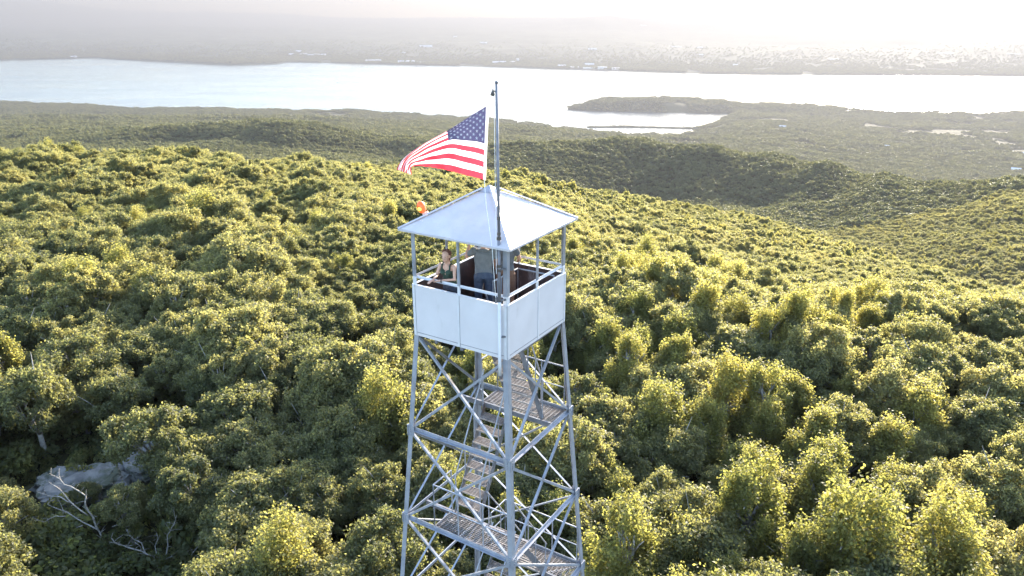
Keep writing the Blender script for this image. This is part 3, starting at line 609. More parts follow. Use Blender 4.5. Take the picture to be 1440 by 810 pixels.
def grating(mb, x0, x1, y0, y1, z, sp=.048, cross=.09, h=.028):
    n = max(2, int((x1-x0)/sp))
    for i in range(n+1):
        x = x0+(x1-x0)*i/n; mb.box((x-.003, y0, z-h), (x+.003, y1, z))
    n = max(2, int((y1-y0)/cross))
    for i in range(n+1):
        y = y0+(y1-y0)*i/n; mb.box((x0, y-.004, z-.012), (x1, y+.004, z-.003))
def rail_run(p0, p1, parent, h=.95, name='handrail', n=2, mid=True, r=.016):
    p0 = Vector(p0); p1 = Vector(p1); up = Vector((0, 0, h)); mb = MB()
    for i in range(n+1):
        q = p0.lerp(p1, i/n); mb.tube([q, q+up], r*.95, 6)
    mb.tube([p0+up, p1+up], r, 7)
    if mid: mb.tube([p0+up*.52, p1+up*.52], r*.75, 6)
    return mb.build(name, M['steel'], parent)
LX = .66
for i in range(1, 8):
    z = rings[i]; a_ = hw(z)-.06
    mb = MB()
    if i % 2: x0, x1, y0, y1 = a_-LX+.02, a_-.03, -a_+.03, .60
    else: x0, x1, y0, y1 = -a_+.03, -a_+LX-.02, -a_+.03, .60
    grating(mb, x0+.02, x1-.02, y0, y1, H(z)+.03)
    ld = mb.build('landing', M['grate'], TW)
    mb = MB(); xe = x0 if i % 2 else x1
    mb.bar((xe, -a_, H(z)-.03), (xe, a_, H(z)-.03), .05, .11); mb.bar((x0, y1, H(z)-.02), (x1, y1, H(z)-.02), .04, .08)
    xo = x1 if i % 2 else x0
    mb.bar((xo, -a_+.06, H(z)-.015), (xo, a_-.06, H(z)-.015), .04, .06)
    mb.build('beam', M['steel_dark'], ld)
    rail_run((xo, -a_+.08, H(z)+.03), (xo, y1, H(z)+.03), TW, 1.0, n=3)
    rail_run((x0, y1, H(z)+.03), (x1, y1, H(z)+.03), TW, 1.0, n=1)
def flight(xt, zt_, xb, zb_, y0, y1, nst=8):
    mb = MB(); p = [Vector((xt, 0, H(zt_))), Vector((xb, 0, H(zb_)))]
    root = None
    for y in (y0, y1):
        mb.bar(p[0]+Vector((0, y, -.02)), p[1]+Vector((0, y, .02)),   .012, .13, (0, 1, 0) if False else (p[1]-p[0]).cross(Vector((0, 1, 0))))
    root = mb.build('stair_flight', M['steel_dark'], TW)
    for k_ in range(nst):
        f = (k_+1)/(nst+1); q = p[0].lerp(p[1], f); mb = MB()
        grating(mb, q.x-.11, q.x+.11, y0+.01, y1-.01, q.z+.02, .036, .07, .025)
        mb.box((q.x-.125, y0+.008, q.z-.012), (q.x-.112, y1-.008, q.z+.022)); mb.box((q.x+.112, y0+.008, q.z-.012), (q.x+.125, y1-.008, q.z+.022))
        mb.build('tread', M['grate'], root)
    for y in (y0-.01, y1+.01):
        mb = MB(); up = Vector((0, y, .82)); mb.tube([p[0]+up, p[1]+up], .016, 7)
        for f in (.04, .35, .66, .97):
            q = p[0].lerp(p[1], f); mb.tube([q+Vector((0, y, 0)), q+up], .014, 6)
        mb.build('handrail', M['steel'], root)
YR, YLf = (-.88, -.16), (-.08, .52)
flight(-.40, ZB+.02, hw(rings[1])-.06-LX+.06, rings[1], *YR)
for i in range(1, 7):
    z0_, z1_ = rings[i], rings[i+1]
    if i % 2: flight(hw(z0_)-.06-LX, z0_, -(hw(z1_)-.06-LX), z1_, *YLf)
    else: flight(-(hw(z0_)-.06-LX), z0_, hw(z1_)-.06-LX, z1_, *((-.9, -.3)))
flight(hw(rings[7])-.06-LX, rings[7], -.6, -BASE+.1, *YLf)
for yb_ in (.55, -.05):
    mb = MB(); mb.bar((-A0, yb_, H(ZB)-.06), (A0, yb_, H(ZB)-.06), .06, .1); mb.build('beam', M['steel_dark'], TW)
mb = MB(); mb.tube([(-.35, -.92, H(ZB)-.12), (.2, -.95, H(ZB)-.13)], .05, 8); mb.build('pipe', M['steel_dark'], TW)

# cab
a = A0
mb = MB(); zf0, zf1 = H(ZB)+.0, H(ZB)+.05; e = .012
for lo, hi in (((-a+e, -.12, zf0), (a-e, a-e, zf1)), ((-a+e, -a+e, zf0), (-.46, -.12, zf1)), ((.72, -a+e, zf0), (a-e, -.12, zf1)), ((-.46, -a+e, zf0), (.72, -.92, zf1))): mb.box(lo, hi)
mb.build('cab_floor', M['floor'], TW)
T_ = .006
for (ca, cb, nr) in faces:
    n = Vector((nr[0], nr[1], 0)); A_ = Vector((CN[ca][0]*a, CN[ca][1]*a, 0)); B_ = Vector((CN[cb][0]*a, CN[cb][1]*a, 0)); d = (B_-A_).normalized()
    def slab(mb, s0, s1, z0_, z1_, o0, o1, m=0):
        L_ = (B_-A_).length; P0 = A_+d*s0*L_+n*o0; P1 = A_+d*s1*L_+n*o0; Q0 = A_+d*s0*L_+n*o1; Q1 = A_+d*s1*L_+n*o1
        vs_ = [(p.x, p.y, z_) for z_ in (z0_, z1_) for p in (P0, P1, Q1, Q0)]
        mb.add(vs_, [(0, 3, 2, 1), (4, 5, 6, 7), (0, 1, 5, 4), (1, 2, 6, 5), (2, 3, 7, 6), (3, 0, 4, 7)], m)
    mb = MB(); slab(mb, .001, .999, H(ZB)-.045, H(ZT), -.004, .004); wall = mb.build('cab_wall', M['paint'], TW)
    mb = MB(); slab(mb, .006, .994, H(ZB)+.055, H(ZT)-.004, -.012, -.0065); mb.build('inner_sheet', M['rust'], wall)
    mb = MB(); slab(mb, .006, .994, H(ZT)+.001, H(ZT)+.012, -.04, .012); mb.build('top_cap', M['paint_post'], wall)
    for s0, s1 in ((.492, .512), (.004, .03), (.97, .996)):
        mb = MB(); slab(mb, s0, s1, H(ZB)-.04, H(ZT)-.002, .0065, .011)
        for zz in np.arange(H(ZB)+.05, H(ZT)-.03, .11): slab(mb, (s0+s1)/2-.002, (s0+s1)/2+.002, zz, zz+.01, .0112, .015)
        mb.build('batten', M['paint_post'], wall)
        mb = MB(); slab(mb, s1+.0003, s1+.0025, H(ZB)-.03, H(ZT)-.004, .0045, .0075); mb.build('seam', M['steel_dark'], wall)
    mb = MB(); slab(mb, .035, .488, H(ZB)+.022, H(ZB)+.03, .0045, .009); slab(mb, .516, .965, H(ZB)+.022, H(ZB)+.03, .0045, .009); mb.build('seam', M['steel_dark'], wall)
    # top rail inside the posts
    mb = MB(); q0 = A_+d*.04-n*.045; q1 = B_-d*.04-n*.045; zr = H(ZT)+.15
    mb.angle(Vector((q0.x, q0.y, zr)), Vector((q1.x, q1.y, zr)), .042, .006, (0, 0, 1)); mb.build('rail', M['paint_post'], TW)
    # middle post
    mp_ = A_.lerp(B_, .502)-n*.03; mb = MB()
    for z0_, z1_, m_ in ((H(ZT)+.013, H(ZT)+.17, 1), (H(ZT)+.17, H(-3.78), 0)):
        mb.bar((mp_.x, mp_.y, z0_), (mp_.x, mp_.y, z1_), .048, .03, (n.x, n.y, 0), m_)
    mb.build('middle_post', [M['steel'], M['paint_post']], TW)
for c in 'FRBL':
    sx, sy = CN[c]; w, t = .085, .009; mb = MB()
    for z0_, z1_, m_ in ((H(ZB)+.06, H(ZT)+.17, 1), (H(ZT)+.17, H(-3.79), 0)):
        o = .014 if z0_ < H(ZT) else .0; A2 = A0-.014
        pr = [(0, 0), (-sx*w, 0), (-sx*w, -sy*t), (-sx*t, -sy*t), (-sx*t, -sy*w), (0, -sy*w)]
        vs_ = [(sx*A2+p, sy*A2+q, z_) for z_ in (z0_, z1_) for p, q in pr]
        mb.add(vs_, [(i, (i+1) % 6, 6+(i+1) % 6, 6+i) for i in range(6)]+[(5, 4, 3, 2, 1, 0), (6, 7, 8, 9, 10, 11)], m_)
    mb.build('corner_post', [M['steel'], M['paint_post']], TW)
# pyramid roof, thin sheet with a turned down edge
AE, ZE, ZA = 1.215, -3.80, -3.105
def roof_pt(x, y):
    m_ = max(abs(x), abs(y))/AE; return H(ZA)+(H(ZE)-H(ZA))*m_
G = 28; vs_ = []; fs = []
for layer in (0, 1):
    for j in range(G+1):
        for i in range(G+1):
            x = -AE+2*AE*i/G; y = -AE+2*AE*j/G; hp = abs(abs(x)-abs(y)) < 1e-3
            dent = (mnoise.noise(Vector((x*2.4, y*2.4, 1)))*.014+mnoise.noise(Vector((x*6, y*6, 4)))*.006)*(0 if hp or layer else 1)
            vs_.append((x, y, roof_pt(x, y)+dent-.012*layer))
nn = (G+1)**2
for j in range(G):
    for i in range(G):
        q = [j*(G+1)+i, j*(G+1)+i+1, (j+1)*(G+1)+i+1, (j+1)*(G+1)+i]
        x = (i+.5)/G-.5; y = (j+.5)/G-.5
        if (i == j) : fs += [(q[0], q[1], q[2]), (q[0], q[2], q[3])]
        elif i+j == G-1: fs += [(q[0], q[1], q[3]), (q[1], q[2], q[3])]
        else: fs.append(tuple(q))
nf = len(fs); fs2 = [tuple(nn+k_ for k_ in f[::-1]) for f in fs]; bd = [i for i in range(G+1)]+[j*(G+1)+G for j in range(1, G+1)]+[G*(G+1)+i for i in range(G-1, -1, -1)]+[j*(G+1) for j in range(G-1, 0, -1)]
fs3 = [(bd[i], nn+bd[i], nn+bd[(i+1) % len(bd)], bd[(i+1) % len(bd)]) for i in range(len(bd))]
mb = MB(); mb.add(vs_, fs, 0); mb.f += fs2; mb.m += [1]*len(fs2); mb.f += fs3; mb.m += [0]*len(fs3)
roof = mb.build('roof', [M['roof'], M['steel_dark']], TW)
for c in 'FRBL':
    sx, sy = CN[c]; mb = MB(); p0 = Vector((sx*(AE+.004), sy*(AE+.004), H(ZE)+.012)); p1 = Vector((sx*.1, sy*.1, H(ZA)-.02+.012))
    mb.prism([(-.034, -.012), (0, .009), (.034, -.012), (0, .0)], p0, p1, (0, 0, 1)); mb.build('hip_cap', M['roof'], roof)
for (ca, cb, nr) in faces:
    mb = MB(); n = Vector((nr[0], nr[1], 0)); p0 = Vector((CN[ca][0]*AE, CN[ca][1]*AE, H(ZE)-.024))+n*.004; p1 = Vector((CN[cb][0]*AE, CN[cb][1]*AE, H(ZE)-.024))+n*.004
    mb.bar(p0, p1, .006, .026); mb.build('eave_trim', M['roof'], roof)
    mb = MB(); p0 = Vector((CN[ca][0]*(A0-.03), CN[ca][1]*(A0-.03), H(ZE)-.03)); p1 = Vector((CN[cb][0]*(A0-.03), CN[cb][1]*(A0-.03), H(ZE)-.03))
    mb.bar(p0, p1, .04, .06); mb.build('roof_beam', M['steel_dark'], TW)
mb = MB(); c_ = .16; zc = H(ZA); zl = roof_pt(c_, 0)+.012
mb.add([(-c_, -c_, zl), (c_, -c_, zl), (c_, c_, zl), (-c_, c_, zl), (0, 0, zc+.035)], [(0, 1, 4), (1, 2, 4), (2, 3, 4), (3, 0, 4), (3, 2, 1, 0)]); mb.build('cap', M['steel'], roof)
# stair guard inside the cab
mb = MB(); y = -.12; zz = H(ZB)+.05
mb.tube([(-.1, y, zz+.93), (.8, y, zz+.93)], .017, 8)
for x in np.linspace(-.1, .8, 7): mb.tube([(x, y, zz), (x, y, zz+.93)], .011, 6)
mb.tube([(.8, y, zz+.93), (.8, -.95, zz+.93)], .017, 8); mb.tube([(.8, -.95, zz), (.8, -.95, zz+.93)], .014, 6)
mb.build('stair_guard', M['steel'], TW)
TWM = Matrix.Translation((TOWER_XY[0], TOWER_XY[1], CAMZ-BASE)) @ Matrix.Rotation(1.0072, 4, 'Z')
def tw(x, y, zrel): return TWM @ Vector((x, y, H(zrel)))

# ------------------------------------------------------------------ flagpole, flag, lamp
FP = empty('flagpole', tw(-1.15, -.955, -6.23)); tag(FP, 'slim dark steel flagpole clamped to the front corner of the tower cab', 'flagpole')
hp = 5.1
mb = MB(); mb.tube([(0, 0, 0), (0, 0, .25), (0, 0, 1.42)], .030, 14); mb.build('pole_foot', M['paint_post'], FP, True)
mb = MB(); mb.tube([(0, 0, 1.42), (0, 0, 2.6)], .029, 14); mb.tube([(0, 0, 2.6), (-.01, 0, 3.6), (-.022, 0, hp)], [.027, .026, .023], 14); mb.build('pole', M['pole'], FP, True)
mb = MB()
for z_ in (1.98, 2.06, 2.55, 2.63, 2.9): mb.tube([(-.001, 0, z_), (-.001, 0, z_+.05)], .040 if z_ < 2.6 else .033, 14)
mb.build('clamp_band', M['brass'], FP)
for z_ in (.75, 1.45, 2.02):
    q = Vector((-.001, 0, z_)); tgt = TWM.to_3x3() @ Vector((.1, -.09, 0)); tgt.z = 0
    mb = MB(); mb.bar(q, q+tgt*.85, .03, .03); mb.build('bracket', M['steel_dark'], FP)
mb = MB(); mb.lathe([(.006, 0), (.026, .01), (.03, .03), (.02, .05), (.005, .055)], (-.022, 0, hp-.005), 12); mb.build('finial', M['pole'], FP, True)
pu = Vector((-.022, 0, hp-.13)); mb = MB(); mb.bar(pu, pu+Vector((-.06, -.01, .03)), .012, .02); mb.tube([pu+Vector((-.06, -.01, .06)), pu+Vector((-.06, -.01, .0))], .008, 6)
mb.lathe([(.01, -.05), (.03, -.035), (.034, -.015), (.028, .005), (.012, .03), (.006, .05)], tuple(pu+Vector((-.062, -.01, -.01))), 12); mb.build('pulley', M['brass'], FP, True)
def unproj(u, v, dep):
    x = (u-720)/FPX; y = (v-405)/FPX; return Vector((x*dep, (cT-y*sT)*dep, CAMZ-(sT+y*cT)*dep))
DF = 12.05
fpw = FP.location
puw = fpw+pu+Vector((-.062, -.01, -.03))
def rel(p): return Vector(p)-fpw
dpole = lambda P_: (P_.y*cT+(CAMZ-P_.z)*sT)
hoist_top = unproj(685.5, 148.5, dpole(puw)+.05); hoist_bot = unproj(681, 252.5, dpole(hoist_top)+.42)
mb = MB(); mb.tube([rel(puw+Vector((-.02, 0, 0))), rel(hoist_top)], .0045, 6)
mb.tube([rel(puw+Vector((.02, 0, 0))), rel(puw+Vector((.03, 0, -1.6))), rel(puw+Vector((.035, 0, -3.0)))], .0045, 6)
qb = tw(-1.12, -.86, ZT+.1); qm = tw(-1.2, -.85, -3.85)
mb.tube([rel(hoist_bot), rel(hoist_bot.lerp(qm, .35)+Vector((-.02, 0, 0))), rel(qm), rel(qb)], .0055, 6); mb.build('halyard', M['rope'], FP)
mb = MB(); mb.box(tuple(rel(qb)-Vector((.02, .02, .05))), tuple(rel(qb)+Vector((.02, .02, .05)))); mb.build('cleat', M['steel_dark'], FP)

def flag_mat(name, c):
    m, nt, bs = new_mat(name); bs.inputs['Base Color'].default_value = rgb(c); bs.inputs['Roughness'].default_value = .75
    tr = nt.nodes.new('ShaderNodeBsdfTranslucent'); tr.inputs['Color'].default_value = rgb(c); ms = nt.nodes.new('ShaderNodeMixShader'); ms.inputs['Fac'].default_value = .45
    nt.links.new(bs.outputs[0], ms.inputs[1]); nt.links.new(tr.outputs[0], ms.inputs[2]); nt.links.new(ms.outputs[0], nt.nodes['Material Output'].inputs['Surface']); return m
M['fred'] = flag_mat('red_cloth', (.72, .03, .05)); M['fwhite'] = flag_mat('white_cloth', (.8, .8, .8)); M['fblue'] = flag_mat('navy_cloth', (.035, .035, .08))
Ts = [(0, 685.5, 148.5), (.2, 656, 166.5), (.4, 627, 185.5), (.6, 596, 202), (.8, 570.5, 219), (.92, 560.5, 231), (1, 558, 240)]
Bs = [(0, 681, 252.5), (.2, 655, 246), (.4, 630, 239.5), (.6, 606, 234.5), (.78, 585, 232.6), (.88, 577, 235), (1, 579, 247)]
ps = [(0, 1.05), (.25, 1.5), (.4, 2.15), (.6, 1.95), (.8, 1.45), (1, 1.1)]
def ip_(tab, s, k=1): return float(np.interp(s, [r_[0] for r_ in tab], [r_[k] for r_ in tab]))
def ips(tab, s, k=1): return (ip_(tab, max(0, s-.05), k)+2*ip_(tab, s, k)+ip_(tab, min(1, s+.05), k))/4
def flag_pt(s, t):
    g = t**ips(ps, s); u = ips(Ts, s)*(1-g)+ips(Bs, s)*g; v = ips(Ts, s, 2)*(1-g)+ips(Bs, s, 2)*g
    u += 5*math.sin(math.pi*t)*s*(1-s)*2
    v += math.sin(math.pi*min(1, t*1.1))*(-3.0)*math.sin(s*math.pi)
    d0 = dpole(hoist_top)*(1-t)+dpole(hoist_bot)*t
    dep = d0+.10*s*math.sin(7.5*s-1.0+1.2*t)+(1-t)*.32*math.sin(math.pi*min(1, s*1.15))+.05*float(sstep(.35, .9, s))*math.sin(15*t+6*s)+.018*math.sin(26*s*(.4+t)+5*t)*(.2+s)
    u += .5*math.sin(26*s*(.4+t)+5*t)*s
    return unproj(u, v, dep)
NS, NT = 90, 13*5; vs_ = []; fs = []; ms_ = []
forg = hoist_top.copy()
for j in range(NT+1):
    for i in range(NS+1): vs_.append(flag_pt(i/NS, j/NT)-forg)
for j in range(NT):
    for i in range(NS):
        b0 = j*(NS+1)+i; fs.append((b0, b0+NS+1, b0+NS+2, b0+1)); st = j//5
        ms_.append(2 if (st < 7 and i < NS*.4) else (0 if st % 2 == 0 else 1))
mb = MB(); mb.add(vs_, fs); mb.m = ms_
# stars, a hair proud of the cloth on both sides
for r_ in range(9):
    for c_ in range(6 if r_ % 2 == 0 else 5):
        cs = .4*((c_*2+(1 if r_ % 2 == 0 else 2))/12); ct = (7/13)*((r_+1)/10)
        for side in (1, -1):
            n_ = (flag_pt(cs, ct+.02)-flag_pt(cs, ct)).cross(flag_pt(cs+.02, ct)-flag_pt(cs, ct)).normalized()*side*.004
            ring = [flag_pt(cs+(.0165 if k_ % 2 == 0 else .0066)*math.sin(k_*math.pi/5), ct-(.031 if k_ % 2 == 0 else .0125)*math.cos(k_*math.pi/5))-forg+n_ for k_ in range(10)]
            ctr = flag_pt(cs, ct)-forg+n_
            mb.add([ctr]+ring, [(0, k_+1, (k_+1) % 10+1) for k_ in range(10)], 1)
flag = mb.build('flag', [M['fred'], M['fwhite'], M['fblue']], None, True); flag.location = forg
tag(flag, 'red white and blue striped flag with white stars flying to the left', 'flag')
mb = MB(); hb = []
for j in range(21):
    p0 = flag_pt(0, j/20)-forg; p1 = flag_pt(0, min(1, j/20))-forg+(flag_pt(0, .5)-flag_pt(.03, .5)).normalized()*.05; hb += [p0, p1]
mb.add([q+Vector((0, -.006, 0)) for q in hb], [(2*j, 2*j+1, 2*j+3, 2*j+2) for j in range(20)]); mb.add([q+Vector((0, .006, 0)) for q in hb], [(2*j+2, 2*j+3, 2*j+1, 2*j) for j in range(20)])
mb.build('hoist_band', M['fwhite'], flag)

lm, nt, bs = new_mat('orange_lens'); bs.inputs['Base Color'].default_value = (.7, .09, .015, 1); bs.inputs['Emission Color'].default_value = (1, .15, .02, 1); bs.inputs['Emission Strength'].default_value = .08; bs.inputs['Roughness'].default_value = .3
lb, nt, bs = new_mat('lamp_glow'); bs.inputs['Base Color'].default_value = (1, .6, .1, 1); bs.inputs['Emission Color'].default_value = (1, .5, .06, 1); bs.inputs['Emission Strength'].default_value = .2
bp = noise_mat('lamp_bracket_paint', (.62, .42, .36), (.72, .5, .44), 5, .6)
lp = tw(-.46, 1.2, -3.72); LM = empty('beacon_lamp', lp); LM.rotation_euler = (0, math.radians(-16), 0); tag(LM, 'small glowing orange lamp sticking up behind the left edge of the cab roof', 'lamp')
mb = MB(); mb.bar((.05, 0, -.10), (.015, 0, .07), .07, .05, (1, 0, 0)); mb.bar((-.02, 0, .03), (.09, 0, .05), .05, .03); mb.build('bracket', bp, LM)
mb = MB(); mb.lathe([(.045, .06), (.06, .08), (.078, .12), (.084, .17), (.076, .22), (.055, .26), (.02, .285), (.003, .29)], (0, 0, 0), 20); lens = mb.build('lens', lm, LM, True)
mb = MB(); mb.lathe([(.004, -.04), (.03, -.03), (.042, 0), (.03, .03), (.004, .04)], (-.03, -.062, .155), 14); mb.build('bulb', lb, lens, True)

# ------------------------------------------------------------------ people
def ell_tube(mb, pts, rx, ry, side=(1, 0, 0), n=14):
    pts = [Vector(p) for p in pts]; k = len(pts); vs_ = []; sd0 = Vector(side)
    for i, p in enumerate(pts):
        d = (pts[min(i+1, k-1)]-pts[max(i-1, 0)]).normalized(); uu = d.cross(sd0)
        if uu.length < .05: uu = d.cross(Vector((0, 1, 0)))
        uu.normalize(); sd = uu.cross(d).normalized()
        vs_ += [p+sd*math.cos(2*math.pi*j/n)*rx[i]+uu*math.sin(2*math.pi*j/n)*ry[i] for j in range(n)]
    fs = [(i*n+j, i*n+(j+1) % n, (i+1)*n+(j+1) % n, (i+1)*n+j) for i in range(k-1) for j in range(n)]
    fs += [tuple(range(n-1, -1, -1)), tuple((k-1)*n+j for j in range(n))]; mb.add(vs_, fs)
def ball(mb, c, r, n=12):
    if not hasattr(r, '__len__'): r = (r, r, r)
    vs_ = []; fs = []; m_ = n//2
    for i in range(1, m_):
        th = math.pi*i/m_; vs_ += [(c[0]+r[0]*math.sin(th)*math.cos(2*math.pi*j/n), c[1]+r[1]*math.sin(th)*math.sin(2*math.pi*j/n), c[2]-r[2]*math.cos(th)) for j in range(n)]
    b_ = len(vs_); vs_ += [(c[0], c[1], c[2]-r[2]), (c[0], c[1], c[2]+r[2])]
    for i in range(m_-2): fs += [(i*n+j, i*n+(j+1) % n, (i+1)*n+(j+1) % n, (i+1)*n+j) for j in range(n)]
    fs += [(b_, (j+1) % n, j) for j in range(n)]+[(b_+1, (m_-2)*n+j, (m_-2)*n+(j+1) % n) for j in range(n)]; mb.add(vs_, fs)
def limb(mb, pts, rs):
    ell_tube(mb, pts, rs, rs, n=12)
    for p, r_ in zip(pts, rs): ball(mb, p, r_*.99)
def remeshed(mb, name, mats, parent, vox=.008, smooth=4):
    me = bpy.data.meshes.new(name+'_raw'); me.from_pydata(mb.v, [], mb.f); o = bpy.data.objects.new(name+'_raw', me); COL.objects.link(o)
    md = o.modifiers.new('r', 'REMESH'); md.mode = 'VOXEL'; md.voxel_size = vox
    ms = o.modifiers.new('s', 'SMOOTH'); ms.iterations = smooth; ms.factor = .5
    dg = bpy.context.evaluated_depsgraph_get(); me2 = bpy.data.meshes.new_from_object(o.evaluated_get(dg)); bpy.data.objects.remove(o); bpy.data.meshes.remove(me)
    me2.name = name; me2.materials.clear(); me2.polygons.foreach_set('use_smooth', [True]*len(me2.polygons)); return link(name, me2, parent, mats)
def hand(mb, wrist, direction, palm_n, curl=.5):
    """palm, four fingers, thumb; direction = wrist to knuckles, palm_n = palm normal"""
    w = Vector(wrist); d = Vector(direction).normalized(); n_ = Vector(palm_n).normalized(); s = d.cross(n_).normalized()
    ell_tube(mb, [w, w+d*.03, w+d*.085], [.026, .038, .04], [.02, .015, .013], side=s, n=12)
    for k_, (off, ln) in enumerate(((-.030, .066), (-.010, .076), (.010, .072), (.029, .056))):
        p = w+d*.08+s*off; p1 = p+d*ln*.45+n_*ln*.18*curl; p2 = p1+d*ln*.3*(1-curl*.5)+n_*ln*.3*curl; p3 = p2+d*ln*.2*(1-curl)+n_*ln*.25*curl
        ell_tube(mb, [p, p1, p2, p3], [.0095, .009, .0085, .007], [.0095, .009, .0085, .007], n=8)
    p = w+d*.025-s*.03; ell_tube(mb, [p, p-s*.022+d*.02+n_*.01, p-s*.03+d*.045+n_*.015], [.012, .0105, .008], [.012, .0105, .008], n=8)
def head(mb, c, yaw, pitch=0, s=1.0):
    hb = MB()
    ball(hb, (0, -.005, .03), (.076, .092, .088), 20)         # skull
    ell_tube(hb, [(0, .02, .03), (0, .03, -.03), (0, .036, -.075), (0, .045, -.108)], [.068, .062, .05, .022], [.07, .064, .05, .026], n=16)
    ell_tube(hb, [(0, .085, .03), (0, .099, .005), (0, .108, -.022), (0, .092, -.032)], [.009, .011, .016, .015], [.01, .011, .012, .01], n=8)   # nose
    for sx in (-1, 1): ball(hb, (sx*.03, .086, .022), (.013, .008, .007), 8); ball(hb, (sx*.078, -.005, 0), (.012, .02, .032), 10); ball(hb, (sx*.03, .078, .042), (.02, .012, .006), 8)
    ball(hb, (0, .087, -.056), (.024, .011, .006), 10); ball(hb, (0, .085, -.067), (.02, .011, .007), 10)
    mt = Matrix.Translation(c) @ Matrix.Rotation(yaw, 4, 'Z') @ Matrix.Rotation(pitch, 4, 'X') @ Matrix.Scale(s, 4)
    mb.add([mt @ Vector(p) for p in hb.v], hb.f); return mt
def skin_m(name, c):
    m = noise_mat(name, c, tuple(x*1.1 for x in c), 20, .5); m.node_tree.nodes['Principled BSDF'].inputs['Subsurface Weight'].default_value = .1; m.node_tree.nodes['Principled BSDF'].inputs['Subsurface Radius'].default_value = (.01, .004, .002); return m
SK = skin_m('skin', (.52, .3, .22)); SK2 = skin_m('tanned_skin', (.42, .22, .14))
def cloth_m(name, c1, c2): return noise_mat(name, c1, c2, 14, .9, bump=.3)
FZ = ZB+.05

def hair_cap(parent, mt, mat, bun=None, long=None, name='hair'):
    hb = MB(); ball(hb, (0, -.034, .05), (.084, .09, .088), 20)
    for sx in (-1, 1): ball(hb, (sx*.058, -.035, .02), (.028, .05, .06), 10)
    for k_ in range(26):
        a_ = k_*2.4; z_ = .02+.1*((k_*.37) % 1); r_ = .085*math.sqrt(max(0, 1-((z_-.04)/.1)**2)); y_ = -.02+r_*math.sin(a_)
        if y_ < .02: ball(hb, (r_*math.cos(a_), y_, z_), .019, 8)
    if bun: ball(hb, bun, (.052, .052, .055), 12)
    if long: ell_tube(hb, long, [.05, .055, .045, .02][:len(long)], [.03, .03, .025, .015][:len(long)], n=10)
    hb.v = [tuple(mt @ Vector(p)) for p in hb.v]; return remeshed(hb, name, [mat], parent, .009, 2)

def person(name_label, world_loc, rz, pose, skin, parts, hairmat, hair_kw, face=(0, 0)):
    root = empty('person', world_loc, rz); tag(root, name_label, 'person')
    mb = MB()
    P_ = pose
    limb(mb, [P_['pelvis'], P_['waist'], P_['chest'], P_['upper']], [.1, .09, .1, .075])
    ell_tube(mb, [P_['pelvis'], P_['waist'], P_['chest'], P_['upper']], P_['tx'], P_['ty'], n=18)
    limb(mb, [P_['upper'], P_['neck'], P_['head']], [.06, .05, .048])
    for sd in ('L', 'R'):
        limb(mb, [P_['upper'], P_['sh'+sd], P_['el'+sd], P_['wr'+sd]], [.06, P_.get('ar', .05), P_.get('ar', .05)*.8, P_.get('ar', .05)*.54])
        hand(mb, P_['wr'+sd], P_['hd'+sd], P_['hn'+sd], P_.get('curl', .5))
        limb(mb, [P_['pelvis'], P_['hip'+sd], P_['kn'+sd], P_['an'+sd]], [.1, .085, .056, .037])
        an = Vector(P_['an'+sd]); ell_tube(mb, [an+Vector((0, -.05, -.04)), an+Vector((0, .05, -.045)), an+Vector((0, .16, -.06))], [.035, .042, .03], [.03, .028, .016], n=10)
    mt = head(mb, Vector(P_['head'])+Vector((0, 0, .0)), face[0], face[1])
    body = remeshed(mb, 'body', [skin], root, .0075, 3)
    for (nm, mat, fn) in parts:
        mb = MB(); fn(mb, P_); remeshed(mb, nm, [mat], root, .009, 3)
    hair_cap(root, mt, hairmat, **hair_kw)
    # eyes
    mb = MB()
    for sx in (-1, 1): ball(mb, (sx*.03, .0925, .0225), (.009, .004, .0045), 8)
    mb.v = [tuple(mt @ Vector(p)) for p in mb.v]; mb.build('eyes', M['brass'], root, True)
    mb = MB(); ball(mb, (0, .0975, -.061), (.02, .003, .0035), 8); mb.v = [tuple(mt @ Vector(p)) for p in mb.v]; mb.build('lips', lipm, root, True)
    return root, mt
lipm = noise_mat('lips', (.4, .14, .12), (.45, .16, .14), 10, .5)

def grow(rs, g): return [r_+g for r_ in rs]
def tee(mb, P_):
    ell_tube(mb, [Vector(P_['pelvis'])+Vector((0, 0, .0)), P_['waist'], P_['chest'], P_['upper']], grow(P_['tx'], .012), grow(P_['ty'], .014), n=20)
    ell_tube(mb, [P_['upper'], Vector(P_['upper']).lerp(Vector(P_['neck']), .5)], [P_['tx'][3]+.008, .075], [P_['ty'][3]+.01, .07], n=18)
    for sd in ('L', 'R'):
        a_, b_ = Vector(P_['sh'+sd]), Vector(P_['el'+sd]); limb(mb, [P_['upper'], a_, a_.lerp(b_, .48)], [.075, .072, .068])
def jeans(mb, P_):
    ell_tube(mb, [Vector(P_['pelvis'])+Vector((0, 0, -.06)), P_['pelvis'], Vector(P_['pelvis']).lerp(Vector(P_['waist']), .62)], [P_['tx'][0]+.014, P_['tx'][0]+.012, P_['tx'][1]+.014], [P_['ty'][0]+.03, P_['ty'][0]+.022, P_['ty'][1]+.016], n=20)
    for sd in ('L', 'R'):
        limb(mb, [Vector(P_['hip'+sd])+Vector((0, 0, .03)), P_['hip'+sd], P_['kn'+sd], Vector(P_['an'+sd])+Vector((0, 0, .0))], [.1, .102, .073, .062])
        ball(mb, Vector(P_['hip'+sd])+Vector((0, -.055, .0)), (.088, .075, .09), 14)
